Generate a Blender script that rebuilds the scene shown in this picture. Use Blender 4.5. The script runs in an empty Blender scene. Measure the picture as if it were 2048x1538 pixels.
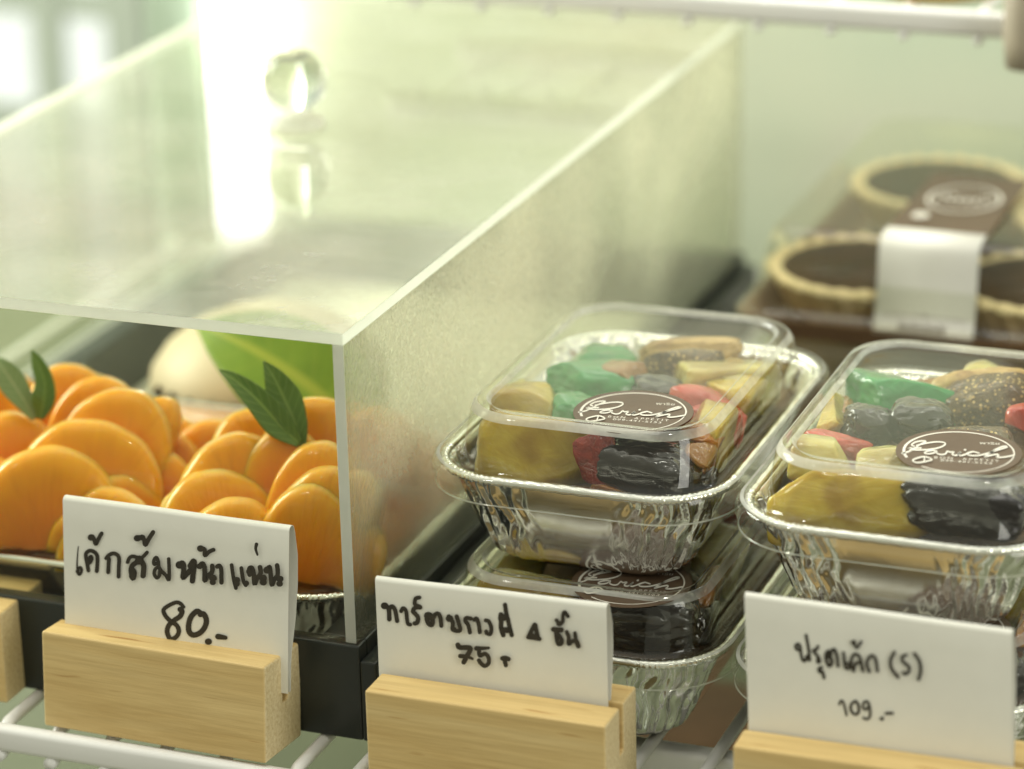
import bpy, bmesh, math, random
import numpy as np
from mathutils import Vector, Matrix, noise as mnoise, geometry as mgeo

S = 0.01                      # everything below is written in centimetres
sc = bpy.context.scene
COL = sc.collection
random.seed(7)

# ------------------------------------------------------------------ camera
RM = np.array([[0.934, 0.356, -0.023], [0.105, -0.335, -0.937], [-0.341, 0.872, -0.350]])
fw = np.array([-0.3414, 0.8720, -0.3497]); fw /= np.linalg.norm(fw)
rt = np.array([0.934, 0.356, -0.023]); rt -= fw * (rt @ fw); rt /= np.linalg.norm(rt)
dn = np.cross(fw, rt)
RM = np.array([rt, dn, fw])
CAM = np.array([33.953, -74.095, 41.178])
FPX = 6293.0
cd = bpy.data.cameras.new('camera')
cam = bpy.data.objects.new('camera', cd)
COL.objects.link(cam)
cd.sensor_width = 36.0
cd.lens = FPX / 2048 * 36
cd.clip_start = 0.02
cd.clip_end = 60.0
m = Matrix.Identity(4)
for i in range(3):
    m[i][0] = rt[i]; m[i][1] = -dn[i]; m[i][2] = -fw[i]; m[i][3] = CAM[i] * S
cam.matrix_world = m
cd.dof.use_dof = True
cd.dof.focus_distance = 0.888
cd.dof.aperture_fstop = 6.3
cd.dof.aperture_blades = 0
sc.camera = cam

# ------------------------------------------------------------------ light
w = bpy.data.worlds.new('World'); sc.world = w; w.use_nodes = True
nt = w.node_tree; nt.nodes.clear()
wo = nt.nodes.new('ShaderNodeOutputWorld'); bg = nt.nodes.new('ShaderNodeBackground')
tc = nt.nodes.new('ShaderNodeTexCoord'); sep = nt.nodes.new('ShaderNodeSeparateXYZ')
mr = nt.nodes.new('ShaderNodeMapRange'); rmp = nt.nodes.new('ShaderNodeValToRGB')
nt.links.new(tc.outputs['Generated'], sep.inputs[0])
dotp = nt.nodes.new('ShaderNodeVectorMath'); dotp.operation = 'DOT_PRODUCT'; dotp.inputs[1].default_value = (-0.12, 0.55, 0.82)
nt.links.new(tc.outputs['Generated'], dotp.inputs[0])
nt.links.new(dotp.outputs['Value'], mr.inputs['Value'])
mr.inputs['From Min'].default_value = -1; mr.inputs['From Max'].default_value = 1
nt.links.new(mr.outputs[0], rmp.inputs[0])
e = rmp.color_ramp.elements
e[0].position = 0.0; e[0].color = (0.34, 0.33, 0.25, 1)
e[1].position = 1.0; e[1].color = (1.25, 1.25, 1.12, 1)
for p_, c_ in ((0.40, (0.64, 0.64, 0.50, 1)), (0.58, (0.92, 0.93, 0.76, 1)), (0.78, (1.08, 1.10, 0.96, 1))):
    k = e.new(p_); k.color = c_
nt.links.new(rmp.outputs[0], bg.inputs[0]); bg.inputs[1].default_value = 0.75
nt.links.new(bg.outputs[0], wo.inputs[0])


def area_light(name, loc, target, sx, sy, strength, color):
    l = bpy.data.lights.new(name, 'AREA'); l.shape = 'RECTANGLE'
    l.size = sx * S; l.size_y = sy * S; l.color = color
    l.energy = strength * math.pi * sx * sy * S * S
    o = bpy.data.objects.new(name, l); COL.objects.link(o)
    o.location = Vector(loc) * S
    d = Vector(target) - Vector(loc)
    o.rotation_euler = d.to_track_quat('-Z', 'Y').to_euler()
    return o


area_light('ceiling_light', (-20, 10, 120), (0, 8, 0), 90, 60, 2.2, (1.0, 0.97, 0.88))
area_light('shop_window_light', (100, -45, 42), (8, 4, 5), 36, 60, 5.0, (1.0, 0.99, 0.92))
area_light('back_window_light', (-105, 22, 58), (-5, 10, 8), 60, 50, 22.0, (0.97, 1.0, 0.90))
area_light('glint_lamp', (-55, -70, 130), (0, 0, 5), 9, 9, 60.0, (1.0, 0.98, 0.9))  # two small unseen lamps added to put glints on foil, lids and fruit
area_light('glint_lamp', (40, -20, 140), (5, 8, 5), 9, 9, 60.0, (1.0, 0.98, 0.9))
area_light('back_fill_light', (6, 33, 34), (8, 46, 8), 60, 6, 7.0, (1.0, 0.99, 0.93))  # unseen lamp added to brighten the back panel

sc.view_settings.view_transform = 'Standard'
sc.view_settings.look = 'None'
sc.view_settings.exposure = -0.10
sc.view_settings.gamma = 1.0
sc.view_settings.use_curve_mapping = False
sc.render.engine = 'CYCLES'
cy = sc.cycles
cy.max_bounces = 14; cy.diffuse_bounces = 4; cy.glossy_bounces = 6; cy.transmission_bounces = 10
cy.transparent_max_bounces = 40
cy.caustics_reflective = False; cy.caustics_refractive = False
cy.sample_clamp_indirect = 6.0
cy.use_denoising = True
try:
    cy.denoiser = 'OPENIMAGEDENOISE'
except Exception:
    pass


# ------------------------------------------------------------------ measuring helpers (photo sight lines to real points)
def ray(x, y):
    return RM.T @ np.array([(x - 1024) / FPX, (y - 769) / FPX, 1.0])


def atz(x, y, z):
    d = ray(x, y); return Vector(CAM + d * (z - CAM[2]) / d[2])


def aty(x, y, Y):
    d = ray(x, y); return Vector(CAM + d * (Y - CAM[1]) / d[1])


def onplane(x, y, p, n):
    d = ray(x, y); n = np.array(n)
    t = (np.array(p) - CAM) @ n / (d @ n)
    return Vector(CAM + d * t)


# ------------------------------------------------------------------ materials
def mat(name):
    mm = bpy.data.materials.new(name); mm.use_nodes = True
    n = mm.node_tree; n.nodes.clear()
    out = n.nodes.new('ShaderNodeOutputMaterial')
    return mm, n, out


def N(n, t, **kw):
    nd = n.nodes.new(t)
    for k_, v_ in kw.items():
        if k_.startswith('_'):
            setattr(nd, k_[1:], v_)
        else:
            nd.inputs[k_.replace('__', ' ')].default_value = v_
    return nd


def ramp(n, src, stops):
    r = n.nodes.new('ShaderNodeValToRGB')
    el = r.color_ramp.elements
    while len(el) > 1:
        el.remove(el[-1])
    el[0].position = stops[0][0]; el[0].color = (*stops[0][1], 1)
    for p_, c_ in stops[1:]:
        q = el.new(p_); q.color = (*c_, 1)
    n.links.new(src, r.inputs[0])
    return r


def coords(n, scale=(1, 1, 1), rot=(0, 0, 0)):
    t = n.nodes.new('ShaderNodeTexCoord'); mp = n.nodes.new('ShaderNodeMapping')
    mp.inputs['Scale'].default_value = scale; mp.inputs['Rotation'].default_value = rot
    n.links.new(t.outputs['Object'], mp.inputs[0])
    return mp.outputs[0]


def noise_tex(n, vec, scale, detail=4, rough=0.55, dist=0.0):
    t = N(n, 'ShaderNodeTexNoise', Scale=scale, Detail=detail, Roughness=rough, Distortion=dist)
    n.links.new(vec, t.inputs['Vector'])
    return t


def bump(n, src, strength, dist):
    b = N(n, 'ShaderNodeBump', Strength=strength, Distance=dist)
    n.links.new(src, b.inputs['Height'])
    return b


def simple(name, color, rough=0.5, var=0.08, scale=60, metallic=0.0, bstr=0.15, bdist=0.0004, **kw):
    mm, n, out = mat(name)
    p = N(n, 'ShaderNodeBsdfPrincipled', Roughness=rough, Metallic=metallic)
    v = coords(n)
    t = noise_tex(n, v, scale)
    lo = tuple(max(0, c * (1 - var)) for c in color); hi = tuple(min(1, c * (1 + var)) for c in color)
    r = ramp(n, t.outputs[0], [(0.3, lo), (0.7, hi)])
    n.links.new(r.outputs[0], p.inputs['Base Color'])
    t2 = noise_tex(n, v, scale * 6)
    b = bump(n, t2.outputs[0], bstr, bdist)
    n.links.new(b.outputs[0], p.inputs['Normal'])
    for k_, v_ in kw.items():
        p.inputs[k_.replace('__', ' ')].default_value = v_
    n.links.new(p.outputs[0], out.inputs[0])
    return mm


def clear_sheet(name, tint=(0.97, 0.98, 0.93), double=True, rough=0.02, haze=0.0, bump_s=0.0, bump_scale=40, f0=None, grad=False):
    """thin clear plastic: Fresnel mirror over a tinted see-through sheet"""
    mm, n, out = mat(name)
    lw = N(n, 'ShaderNodeLayerWeight', Blend=0.5)
    pw = N(n, 'ShaderNodeMath', _operation='POWER'); pw.inputs[1].default_value = 5.0
    n.links.new(lw.outputs['Facing'], pw.inputs[0])
    ma = N(n, 'ShaderNodeMath', _operation='MULTIPLY_ADD')
    f0 = f0 or (0.09 if double else 0.04)
    ma.inputs[1].default_value = (0.80 if double else 0.96) - f0; ma.inputs[2].default_value = f0
    n.links.new(pw.outputs[0], ma.inputs[0])
    tr = N(n, 'ShaderNodeBsdfTransparent'); tr.inputs[0].default_value = (*tint, 1)
    gl = N(n, 'ShaderNodeBsdfGlossy', Roughness=rough); gl.inputs[0].default_value = (1, 1, 0.97, 1)
    mx = n.nodes.new('ShaderNodeMixShader')
    n.links.new(ma.outputs[0], mx.inputs[0]); n.links.new(tr.outputs[0], mx.inputs[1]); n.links.new(gl.outputs[0], mx.inputs[2])
    if bump_s:
        v = coords(n)
        t = noise_tex(n, v, bump_scale, 3, 0.6)
        b = bump(n, t.outputs[0], bump_s, 0.001)
        n.links.new(b.outputs[0], gl.inputs['Normal'])
    last = mx
    if haze > 0:
        v2 = coords(n)
        t2 = noise_tex(n, v2, 35, 5, 0.65)
        r2 = ramp(n, t2.outputs[0], [(0.35, (haze * 0.3,) * 3), (0.7, (haze,) * 3)])
        df = N(n, 'ShaderNodeBsdfDiffuse'); df.inputs[0].default_value = (0.92, 0.92, 0.84, 1)
        tl = N(n, 'ShaderNodeBsdfTranslucent'); tl.inputs[0].default_value = (0.92, 0.92, 0.84, 1)
        m2 = n.nodes.new('ShaderNodeMixShader'); m2.inputs[0].default_value = 0.5
        n.links.new(df.outputs[0], m2.inputs[1]); n.links.new(tl.outputs[0], m2.inputs[2])
        m3 = n.nodes.new('ShaderNodeMixShader')
        n.links.new(r2.outputs[0], m3.inputs[0]); n.links.new(mx.outputs[0], m3.inputs[1]); n.links.new(m2.outputs[0], m3.inputs[2])
        last = m3
        if grad:
            tg = n.nodes.new('ShaderNodeTexCoord'); sg = n.nodes.new('ShaderNodeSeparateXYZ'); n.links.new(tg.outputs['Object'], sg.inputs[0])
            mg = N(n, 'ShaderNodeMapRange'); mg.inputs['From Min'].default_value = -0.19; mg.inputs['From Max'].default_value = 0.02; mg.inputs['To Min'].default_value = 1.0; mg.inputs['To Max'].default_value = 0.45
            n.links.new(sg.outputs['Y'], mg.inputs['Value'])
            gm = N(n, 'ShaderNodeMath', _operation='MULTIPLY'); n.links.new(r2.outputs[0], gm.inputs[0]); n.links.new(mg.outputs[0], gm.inputs[1])
            n.links.new(gm.outputs[0], m3.inputs[0])
    n.links.new(last.outputs[0], out.inputs[0])
    return mm


M = {}
M['paper'] = simple('white paper', (0.76, 0.745, 0.665), 0.75, 0.015, 150, bstr=0.06)
M['ink'] = simple('black marker ink', (0.030, 0.024, 0.014), 0.55, 0.3, 300)
M['sticker'] = simple('brown sticker film', (0.115, 0.072, 0.042), 0.42, 0.08, 80)
M['cream_print'] = simple('cream print', (0.80, 0.76, 0.66), 0.5, 0.03, 80)
M['black_board'] = simple('black acrylic base', (0.022, 0.026, 0.022), 0.32, 0.35, 25, bstr=0.05)
M['white_coat'] = simple('white plastic coated wire', (0.80, 0.79, 0.76), 0.28, 0.03, 30, bstr=0.05)
M['pale_floor'] = simple('pale cake board', (0.76, 0.75, 0.63), 0.5, 0.04, 12)
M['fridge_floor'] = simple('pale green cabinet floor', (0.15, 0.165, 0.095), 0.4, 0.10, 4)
M['crust'] = simple('baked tart crust', (0.80, 0.65, 0.36), 0.65, 0.18, 90, bstr=0.6, bdist=0.001)
M['choc'] = simple('dark chocolate filling', (0.052, 0.028, 0.010), 0.62, 0.35, 45, bstr=0.3, bdist=0.001, Specular__IOR__Level=0.2)
M['cream_cake'] = simple('cream coating', (0.56, 0.46, 0.31), 0.5, 0.08, 20)
M['sponge'] = simple('brown fruit cake crumb', (0.15, 0.085, 0.03), 0.7, 0.4, 120, bstr=0.8, bdist=0.002)
M['kraft'] = simple('brown card box', (0.19, 0.105, 0.05), 0.6, 0.12, 30)
M['grey_post'] = simple('taupe painted metal', (0.36, 0.31, 0.23), 0.4, 0.05, 20)
M['green_post'] = simple('grey green painted metal', (0.34, 0.41, 0.31), 0.4, 0.05, 20)
M['window_frame'] = simple('grey window frame', (0.42, 0.46, 0.39), 0.5, 0.05, 10)
M['gold'] = simple('golden baked top', (0.55, 0.33, 0.06), 0.5, 0.25, 30)
M['clear_lid'] = clear_sheet('clear lid plastic', (0.985, 0.99, 0.95), True, 0.03, 0.012, 0.06, 60, f0=0.05)
M['edge_shine'] = clear_sheet('clear plastic with painted highlight', (0.97, 0.98, 0.93), True, 0.06, 0.92, 0.0)  # whitish haze painted in for the bright highlight lines along ridges
M['acrylic'] = clear_sheet('clear acrylic', (0.975, 0.985, 0.94), False, 0.015, 0.004, 0.0, f0=0.018)
M['acrylic_top'] = clear_sheet('clear acrylic top', (0.95, 0.96, 0.89), False, 0.03, 0.34, 0.012, 14, grad=True)
M['tart_lid'] = clear_sheet('clear clamshell plastic', (0.97, 0.98, 0.93), True, 0.05, 0.008, 0.03, 40, f0=0.06)


def glow_edge_mat():
    mm, n, out = mat('sawn acrylic edge with painted glow')
    p = N(n, 'ShaderNodeBsdfPrincipled', Roughness=0.25)
    p.inputs['Base Color'].default_value = (0.80, 0.82, 0.72, 1)
    v = coords(n, (1, 1, 1)); t = noise_tex(n, v, 120, 3)
    r = ramp(n, t.outputs[0], [(0.3, (0.86, 0.88, 0.82)), (0.7, (0.96, 0.97, 0.92))])  # near-white tone stands in for light glowing out of the cut edges
    n.links.new(r.outputs[0], p.inputs['Base Color'])
    tl = N(n, 'ShaderNodeBsdfTranslucent'); tl.inputs[0].default_value = (0.9, 0.92, 0.8, 1)
    mx = n.nodes.new('ShaderNodeMixShader'); mx.inputs[0].default_value = 0.55
    n.links.new(p.outputs[0], mx.inputs[1]); n.links.new(tl.outputs[0], mx.inputs[2])
    n.links.new(mx.outputs[0], out.inputs[0])
    return mm


M['edge'] = glow_edge_mat()


def fog_mat():
    """acrylic wet with condensation: clear + blurred see-through + pale fog in patches"""
    mm, n, out = mat('misted acrylic')
    v = coords(n)
    lw = N(n, 'ShaderNodeLayerWeight', Blend=0.5)
    pw = N(n, 'ShaderNodeMath', _operation='POWER'); pw.inputs[1].default_value = 5.0
    n.links.new(lw.outputs['Facing'], pw.inputs[0])
    ma = N(n, 'ShaderNodeMath', _operation='MULTIPLY_ADD'); ma.inputs[1].default_value = 0.9; ma.inputs[2].default_value = 0.04
    n.links.new(pw.outputs[0], ma.inputs[0])
    big = noise_tex(n, v, 9, 5, 0.6, 0.6)
    drops = N(n, 'ShaderNodeTexVoronoi', Scale=620.0); n.links.new(v, drops.inputs['Vector'])
    fine = noise_tex(n, v, 900, 3, 0.6)
    b = bump(n, fine.outputs[0], 0.55, 0.0012)
    b2 = N(n, 'ShaderNodeBump', Strength=0.5, Distance=0.001); n.links.new(drops.outputs['Distance'], b2.inputs['Height']); n.links.new(b.outputs[0], b2.inputs['Normal'])
    gl = N(n, 'ShaderNodeBsdfGlossy', Roughness=0.12); n.links.new(b2.outputs[0], gl.inputs['Normal'])
    rf = N(n, 'ShaderNodeBsdfRefraction', Roughness=0.16, IOR=1.06); n.links.new(b2.outputs[0], rf.inputs['Normal'])
    rf.inputs[0].default_value = (0.97, 0.97, 0.9, 1)
    tr = N(n, 'ShaderNodeBsdfTransparent'); tr.inputs[0].default_value = (0.96, 0.97, 0.9, 1)
    see = n.nodes.new('ShaderNodeMixShader'); see.inputs[0].default_value = 0.45
    n.links.new(tr.outputs[0], see.inputs[1]); n.links.new(rf.outputs[0], see.inputs[2])
    df = N(n, 'ShaderNodeBsdfDiffuse'); df.inputs[0].default_value = (0.93, 0.92, 0.82, 1)
    tl = N(n, 'ShaderNodeBsdfTranslucent'); tl.inputs[0].default_value = (0.96, 0.95, 0.83, 1)
    n.links.new(b2.outputs[0], df.inputs['Normal']); n.links.new(b2.outputs[0], tl.inputs['Normal'])
    fg = n.nodes.new('ShaderNodeMixShader'); fg.inputs[0].default_value = 0.85
    n.links.new(df.outputs[0], fg.inputs[1]); n.links.new(tl.outputs[0], fg.inputs[2])
    r = ramp(n, big.outputs[0], [(0.34, (0.24,) * 3), (0.50, (0.60,) * 3), (0.64, (1.0,) * 3)])
    tcz = n.nodes.new('ShaderNodeTexCoord'); sz = n.nodes.new('ShaderNodeSeparateXYZ'); n.links.new(tcz.outputs['Object'], sz.inputs[0])
    mz = N(n, 'ShaderNodeMapRange'); mz.inputs['From Min'].default_value = 0.0; mz.inputs['From Max'].default_value = 0.075; mz.inputs['To Min'].default_value = 0.10; mz.inputs['To Max'].default_value = 1.0
    n.links.new(sz.outputs['Z'], mz.inputs['Value'])
    rz_ = N(n, 'ShaderNodeMath', _operation='MULTIPLY'); n.links.new(r.outputs[0], rz_.inputs[0]); n.links.new(mz.outputs[0], rz_.inputs[1])
    my = N(n, 'ShaderNodeMapRange'); my.inputs['From Min'].default_value = -0.19; my.inputs['From Max'].default_value = 0.02; my.inputs['To Min'].default_value = 0.45; my.inputs['To Max'].default_value = 1.0
    n.links.new(sz.outputs['Y'], my.inputs['Value'])
    sp_ = noise_tex(n, v, 330, 4, 0.7)
    rs_ = ramp(n, sp_.outputs[0], [(0.36, (0.55,) * 3), (0.50, (1.0,) * 3)])
    r5 = N(n, 'ShaderNodeMath', _operation='MULTIPLY'); n.links.new(rz_.outputs[0], r5.inputs[0]); n.links.new(my.outputs[0], r5.inputs[1])
    r6 = N(n, 'ShaderNodeMath', _operation='MULTIPLY'); n.links.new(r5.outputs[0], r6.inputs[0]); n.links.new(rs_.outputs[0], r6.inputs[1])
    r = r6
    m1 = n.nodes.new('ShaderNodeMixShader'); n.links.new(r.outputs[0], m1.inputs[0]); n.links.new(see.outputs[0], m1.inputs[1]); n.links.new(fg.outputs[0], m1.inputs[2])
    m2 = n.nodes.new('ShaderNodeMixShader'); n.links.new(ma.outputs[0], m2.inputs[0]); n.links.new(m1.outputs[0], m2.inputs[1]); n.links.new(gl.outputs[0], m2.inputs[2])
    n.links.new(m2.outputs[0], out.inputs[0])
    return mm


M['fog'] = fog_mat()


def wood_mat():
    mm, n, out = mat('pale pine')
    p = N(n, 'ShaderNodeBsdfPrincipled', Roughness=0.55)
    v = coords(n, (5, 45, 45)); t = noise_tex(n, v, 1.3, 6, 0.6, 1.2)
    v2 = coords(n, (30, 700, 700)); t2 = noise_tex(n, v2, 1.0, 4, 0.6)
    v3 = coords(n, (45, 520, 520)); t3 = noise_tex(n, v3, 1.0, 1, 0.5, 0.3)
    r = ramp(n, t.outputs[0], [(0.25, (0.60, 0.405, 0.150)), (0.5, (0.69, 0.50, 0.215)), (0.75, (0.76, 0.585, 0.285))])
    r2 = ramp(n, t2.outputs[0], [(0.3, (0.86, 0.84, 0.80)), (0.7, (1.04, 1.04, 1.04))])
    r3 = ramp(n, t3.outputs[0], [(0.70, (1, 1, 1)), (0.78, (0.60, 0.43, 0.26))])
    a = N(n, 'ShaderNodeMixRGB', _blend_type='MULTIPLY'); a.inputs[0].default_value = 1
    n.links.new(r.outputs[0], a.inputs[1]); n.links.new(r2.outputs[0], a.inputs[2])
    c = N(n, 'ShaderNodeMixRGB', _blend_type='MULTIPLY'); c.inputs[0].default_value = 0.9
    n.links.new(a.outputs[0], c.inputs[1]); n.links.new(r3.outputs[0], c.inputs[2])
    geo = n.nodes.new('ShaderNodeTexCoord'); sx = n.nodes.new('ShaderNodeSeparateXYZ'); n.links.new(geo.outputs['Normal'], sx.inputs[0])
    ab = N(n, 'ShaderNodeMath', _operation='ABSOLUTE'); n.links.new(sx.outputs['X'], ab.inputs[0])
    re_ = ramp(n, ab.outputs[0], [(0.6, (0, 0, 0)), (0.85, (1, 1, 1))])
    v4 = coords(n, (200, 900, 900)); t4 = noise_tex(n, v4, 1.0, 4, 0.7)
    r4 = ramp(n, t4.outputs[0], [(0.3, (0.58, 0.44, 0.21)), (0.55, (0.74, 0.61, 0.36)), (0.75, (0.82, 0.72, 0.48))])
    em = N(n, 'ShaderNodeMixRGB'); n.links.new(re_.outputs[0], em.inputs[0]); n.links.new(c.outputs[0], em.inputs[1]); n.links.new(r4.outputs[0], em.inputs[2])
    n.links.new(em.outputs[0], p.inputs['Base Color'])
    b = bump(n, t2.outputs[0], 0.25, 0.0006); n.links.new(b.outputs[0], p.inputs['Normal'])
    n.links.new(p.outputs[0], out.inputs[0])
    return mm


M['wood'] = wood_mat()


def foil_mat():
    mm, n, out = mat('aluminium foil')
    p = N(n, 'ShaderNodeBsdfPrincipled', Roughness=0.17, Metallic=1.0)
    p.inputs['Base Color'].default_value = (0.95, 0.945, 0.92, 1)
    v = coords(n, (1, 1, 0.35)); t = noise_tex(n, v, 55, 4, 0.55)
    v2 = coords(n); t2 = noise_tex(n, v2, 60, 2)
    rr = ramp(n, t2.outputs[0], [(0.3, (0.13,) * 3), (0.7, (0.17,) * 3)])
    n.links.new(rr.outputs[0], p.inputs['Roughness'])
    b = bump(n, t.outputs[0], 0.05, 0.002); n.links.new(b.outputs[0], p.inputs['Normal'])
    n.links.new(p.outputs[0], out.inputs[0])
    return mm


M['foil'] = foil_mat()


def orange_mat():
    mm, n, out = mat('mandarin flesh')
    p = N(n, 'ShaderNodeBsdfPrincipled', Roughness=0.26, IOR=1.3)
    tcn = n.nodes.new('ShaderNodeTexCoord')
    # pulp sacs run from the inner edge to the rim: local attribute "pulp" stores (across, along, rim)
    at = N(n, 'ShaderNodeAttribute', _attribute_name='pulp')
    mp = n.nodes.new('ShaderNodeMapping'); mp.inputs['Scale'].default_value = (5.5, 1.5, 1.0); n.links.new(at.outputs['Vector'], mp.inputs[0])
    t = noise_tex(n, mp.outputs[0], 1.5, 5, 0.6, 0.5)
    v = coords(n); t2 = noise_tex(n, v, 70, 4)
    r = ramp(n, t.outputs[0], [(0.28, (0.88, 0.85, 0.8)), (0.5, (0.97, 0.96, 0.9)), (0.72, (1.0, 1.05, 1.0))])
    sx = n.nodes.new('ShaderNodeSeparateXYZ'); n.links.new(at.outputs['Vector'], sx.inputs[0])
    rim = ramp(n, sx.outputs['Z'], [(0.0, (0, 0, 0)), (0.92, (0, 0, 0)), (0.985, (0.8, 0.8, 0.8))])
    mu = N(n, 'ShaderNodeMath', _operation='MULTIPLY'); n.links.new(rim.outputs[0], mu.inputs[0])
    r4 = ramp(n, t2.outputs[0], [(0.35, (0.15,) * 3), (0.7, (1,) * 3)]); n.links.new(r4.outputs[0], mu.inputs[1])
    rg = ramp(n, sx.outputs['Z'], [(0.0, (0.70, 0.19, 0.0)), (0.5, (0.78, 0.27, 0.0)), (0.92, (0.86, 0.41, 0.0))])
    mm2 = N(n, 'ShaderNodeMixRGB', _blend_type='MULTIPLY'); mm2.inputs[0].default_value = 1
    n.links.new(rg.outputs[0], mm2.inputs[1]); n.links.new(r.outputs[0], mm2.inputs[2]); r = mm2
    mx = N(n, 'ShaderNodeMixRGB'); mx.inputs[2].default_value = (0.90, 0.66, 0.26, 1)
    n.links.new(mu.outputs[0], mx.inputs[0]); n.links.new(r.outputs[0], mx.inputs[1])
    n.links.new(mx.outputs[0], p.inputs['Base Color'])
    p.inputs['Subsurface Weight'].default_value = 0.85; p.inputs['Subsurface Scale'].default_value = 0.6
    p.inputs['Subsurface Radius'].default_value = (0.009, 0.004, 0.0006)
    p.inputs['Coat Weight'].default_value = 0.5; p.inputs['Coat Roughness'].default_value = 0.06
    b0 = bump(n, t2.outputs[0], 0.25, 0.001); b = bump(n, t.outputs[0], 0.22, 0.0015); n.links.new(b0.outputs[0], b.inputs['Normal']); n.links.new(b.outputs[0], p.inputs['Normal'])
    n.links.new(p.outputs[0], out.inputs[0])
    return mm


M['orange'] = orange_mat()


def fruit(name, c1, c2, c3=None, rough=0.16, sss=0.75, scale=90, bs=0.4, coat=0.8, trans=0.0, fib=False):
    mm, n, out = mat(name)
    p = N(n, 'ShaderNodeBsdfPrincipled', Roughness=rough)
    v = coords(n, (0.35, 1.6, 0.7), (0.3, 0.5, 0.4)) if fib else coords(n)
    t = noise_tex(n, v, scale * 3.2, 6, 0.62, 0.8)
    t2 = noise_tex(n, v, scale * 14, 3)
    st = [(0.3, c1), (0.62, c2)] + ([(0.78, c3)] if c3 else [])
    r = ramp(n, t.outputs[0], st)
    vb = coords(n); tb = noise_tex(n, vb, scale * 1.1, 2, 0.5, 0.4)
    rb = ramp(n, tb.outputs[0], [(0.30, (0.62, 0.50, 0.42)), (0.52, (1, 1, 1)), (0.75, (1.08, 1.1, 1.25))])
    if 'fig flesh' in name:
        vo = N(n, 'ShaderNodeTexVoronoi', Scale=620.0); n.links.new(vb, vo.inputs['Vector'])
        ro = ramp(n, vo.outputs['Distance'], [(0.18, (1, 1, 1)), (0.34, (0, 0, 0))])
        sd = N(n, 'ShaderNodeMixRGB'); sd.inputs[2].default_value = (0.72, 0.52, 0.20, 1)
        n.links.new(ro.outputs[0], sd.inputs[0]); n.links.new(r.outputs[0], sd.inputs[1]); r = sd
    mb = N(n, 'ShaderNodeMixRGB', _blend_type='MULTIPLY'); mb.inputs[0].default_value = 1
    n.links.new(r.outputs[0], mb.inputs[1]); n.links.new(rb.outputs[0], mb.inputs[2])
    n.links.new(mb.outputs[0], p.inputs['Base Color'])
    p.inputs['Subsurface Scale'].default_value = 0.55
    p.inputs['Subsurface Weight'].default_value = sss
    p.inputs['Subsurface Radius'].default_value = (0.009, 0.006, 0.0015)
    p.inputs['Transmission Weight'].default_value = trans; p.inputs['IOR'].default_value = 1.4
    p.inputs['Coat Weight'].default_value = coat; p.inputs['Coat Roughness'].default_value = 0.06
    b = bump(n, t.outputs[0], bs, 0.0014)
    b2 = N(n, 'ShaderNodeBump', Strength=bs * 0.6, Distance=0.0005); n.links.new(t2.outputs[0], b2.inputs['Height']); n.links.new(b.outputs[0], b2.inputs['Normal'])
    n.links.new(b2.outputs[0], p.inputs['Normal'])
    n.links.new(p.outputs[0], out.inputs[0])
    return mm


M['pine'] = fruit('candied pineapple', (0.50, 0.34, 0.020), (0.63, 0.47, 0.065), (0.76, 0.64, 0.22), scale=60, trans=0.15, fib=True)
M['pinelight'] = fruit('pale candied pineapple', (0.54, 0.44, 0.08), (0.68, 0.59, 0.18), (0.80, 0.73, 0.34), scale=50, trans=0.15, fib=True)
M['red'] = fruit('candied red fruit', (0.16, 0.008, 0.005), (0.34, 0.026, 0.012), (0.48, 0.12, 0.03), scale=110, bs=0.7, trans=0.15)
M['pink'] = fruit('candied pink fruit', (0.46, 0.028, 0.012), (0.60, 0.06, 0.03), (0.66, 0.18, 0.08), scale=50, trans=0.1)
M['green'] = fruit('candied green fruit', (0.006, 0.20, 0.04), (0.02, 0.34, 0.08), (0.10, 0.50, 0.16), scale=40, trans=0.2)
M['peach'] = fruit('candied peach', (0.40, 0.17, 0.035), (0.54, 0.27, 0.07), (0.62, 0.40, 0.15), scale=45, trans=0.4)
M['amber'] = fruit('candied orange peel', (0.40, 0.13, 0.008), (0.58, 0.23, 0.02), (0.68, 0.36, 0.06), scale=70, trans=0.2)
M['prune'] = fruit('glazed prune', (0.008, 0.007, 0.007), (0.022, 0.017, 0.015), (0.04, 0.03, 0.028), rough=0.15, sss=0.0, scale=50, bs=0.35, coat=0.9)
M['fig'] = fruit('dried fig flesh', (0.06, 0.035, 0.012), (0.17, 0.10, 0.03), (0.62, 0.46, 0.18), rough=0.3, sss=0.05, scale=170, bs=1.0, coat=0.5)
M['figskin'] = fruit('dried fig skin', (0.40, 0.25, 0.08), (0.58, 0.40, 0.15), (0.68, 0.5, 0.22), rough=0.4, sss=0.1, scale=70, bs=0.5, coat=0.3)
M['jelly'] = fruit('orange jelly glaze', (0.58, 0.17, 0.005), (0.66, 0.24, 0.02), (0.70, 0.30, 0.05), rough=0.15, scale=30)
M['custard'] = fruit('yellow custard', (0.58, 0.46, 0.10), (0.68, 0.56, 0.16), None, scale=40)


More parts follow.
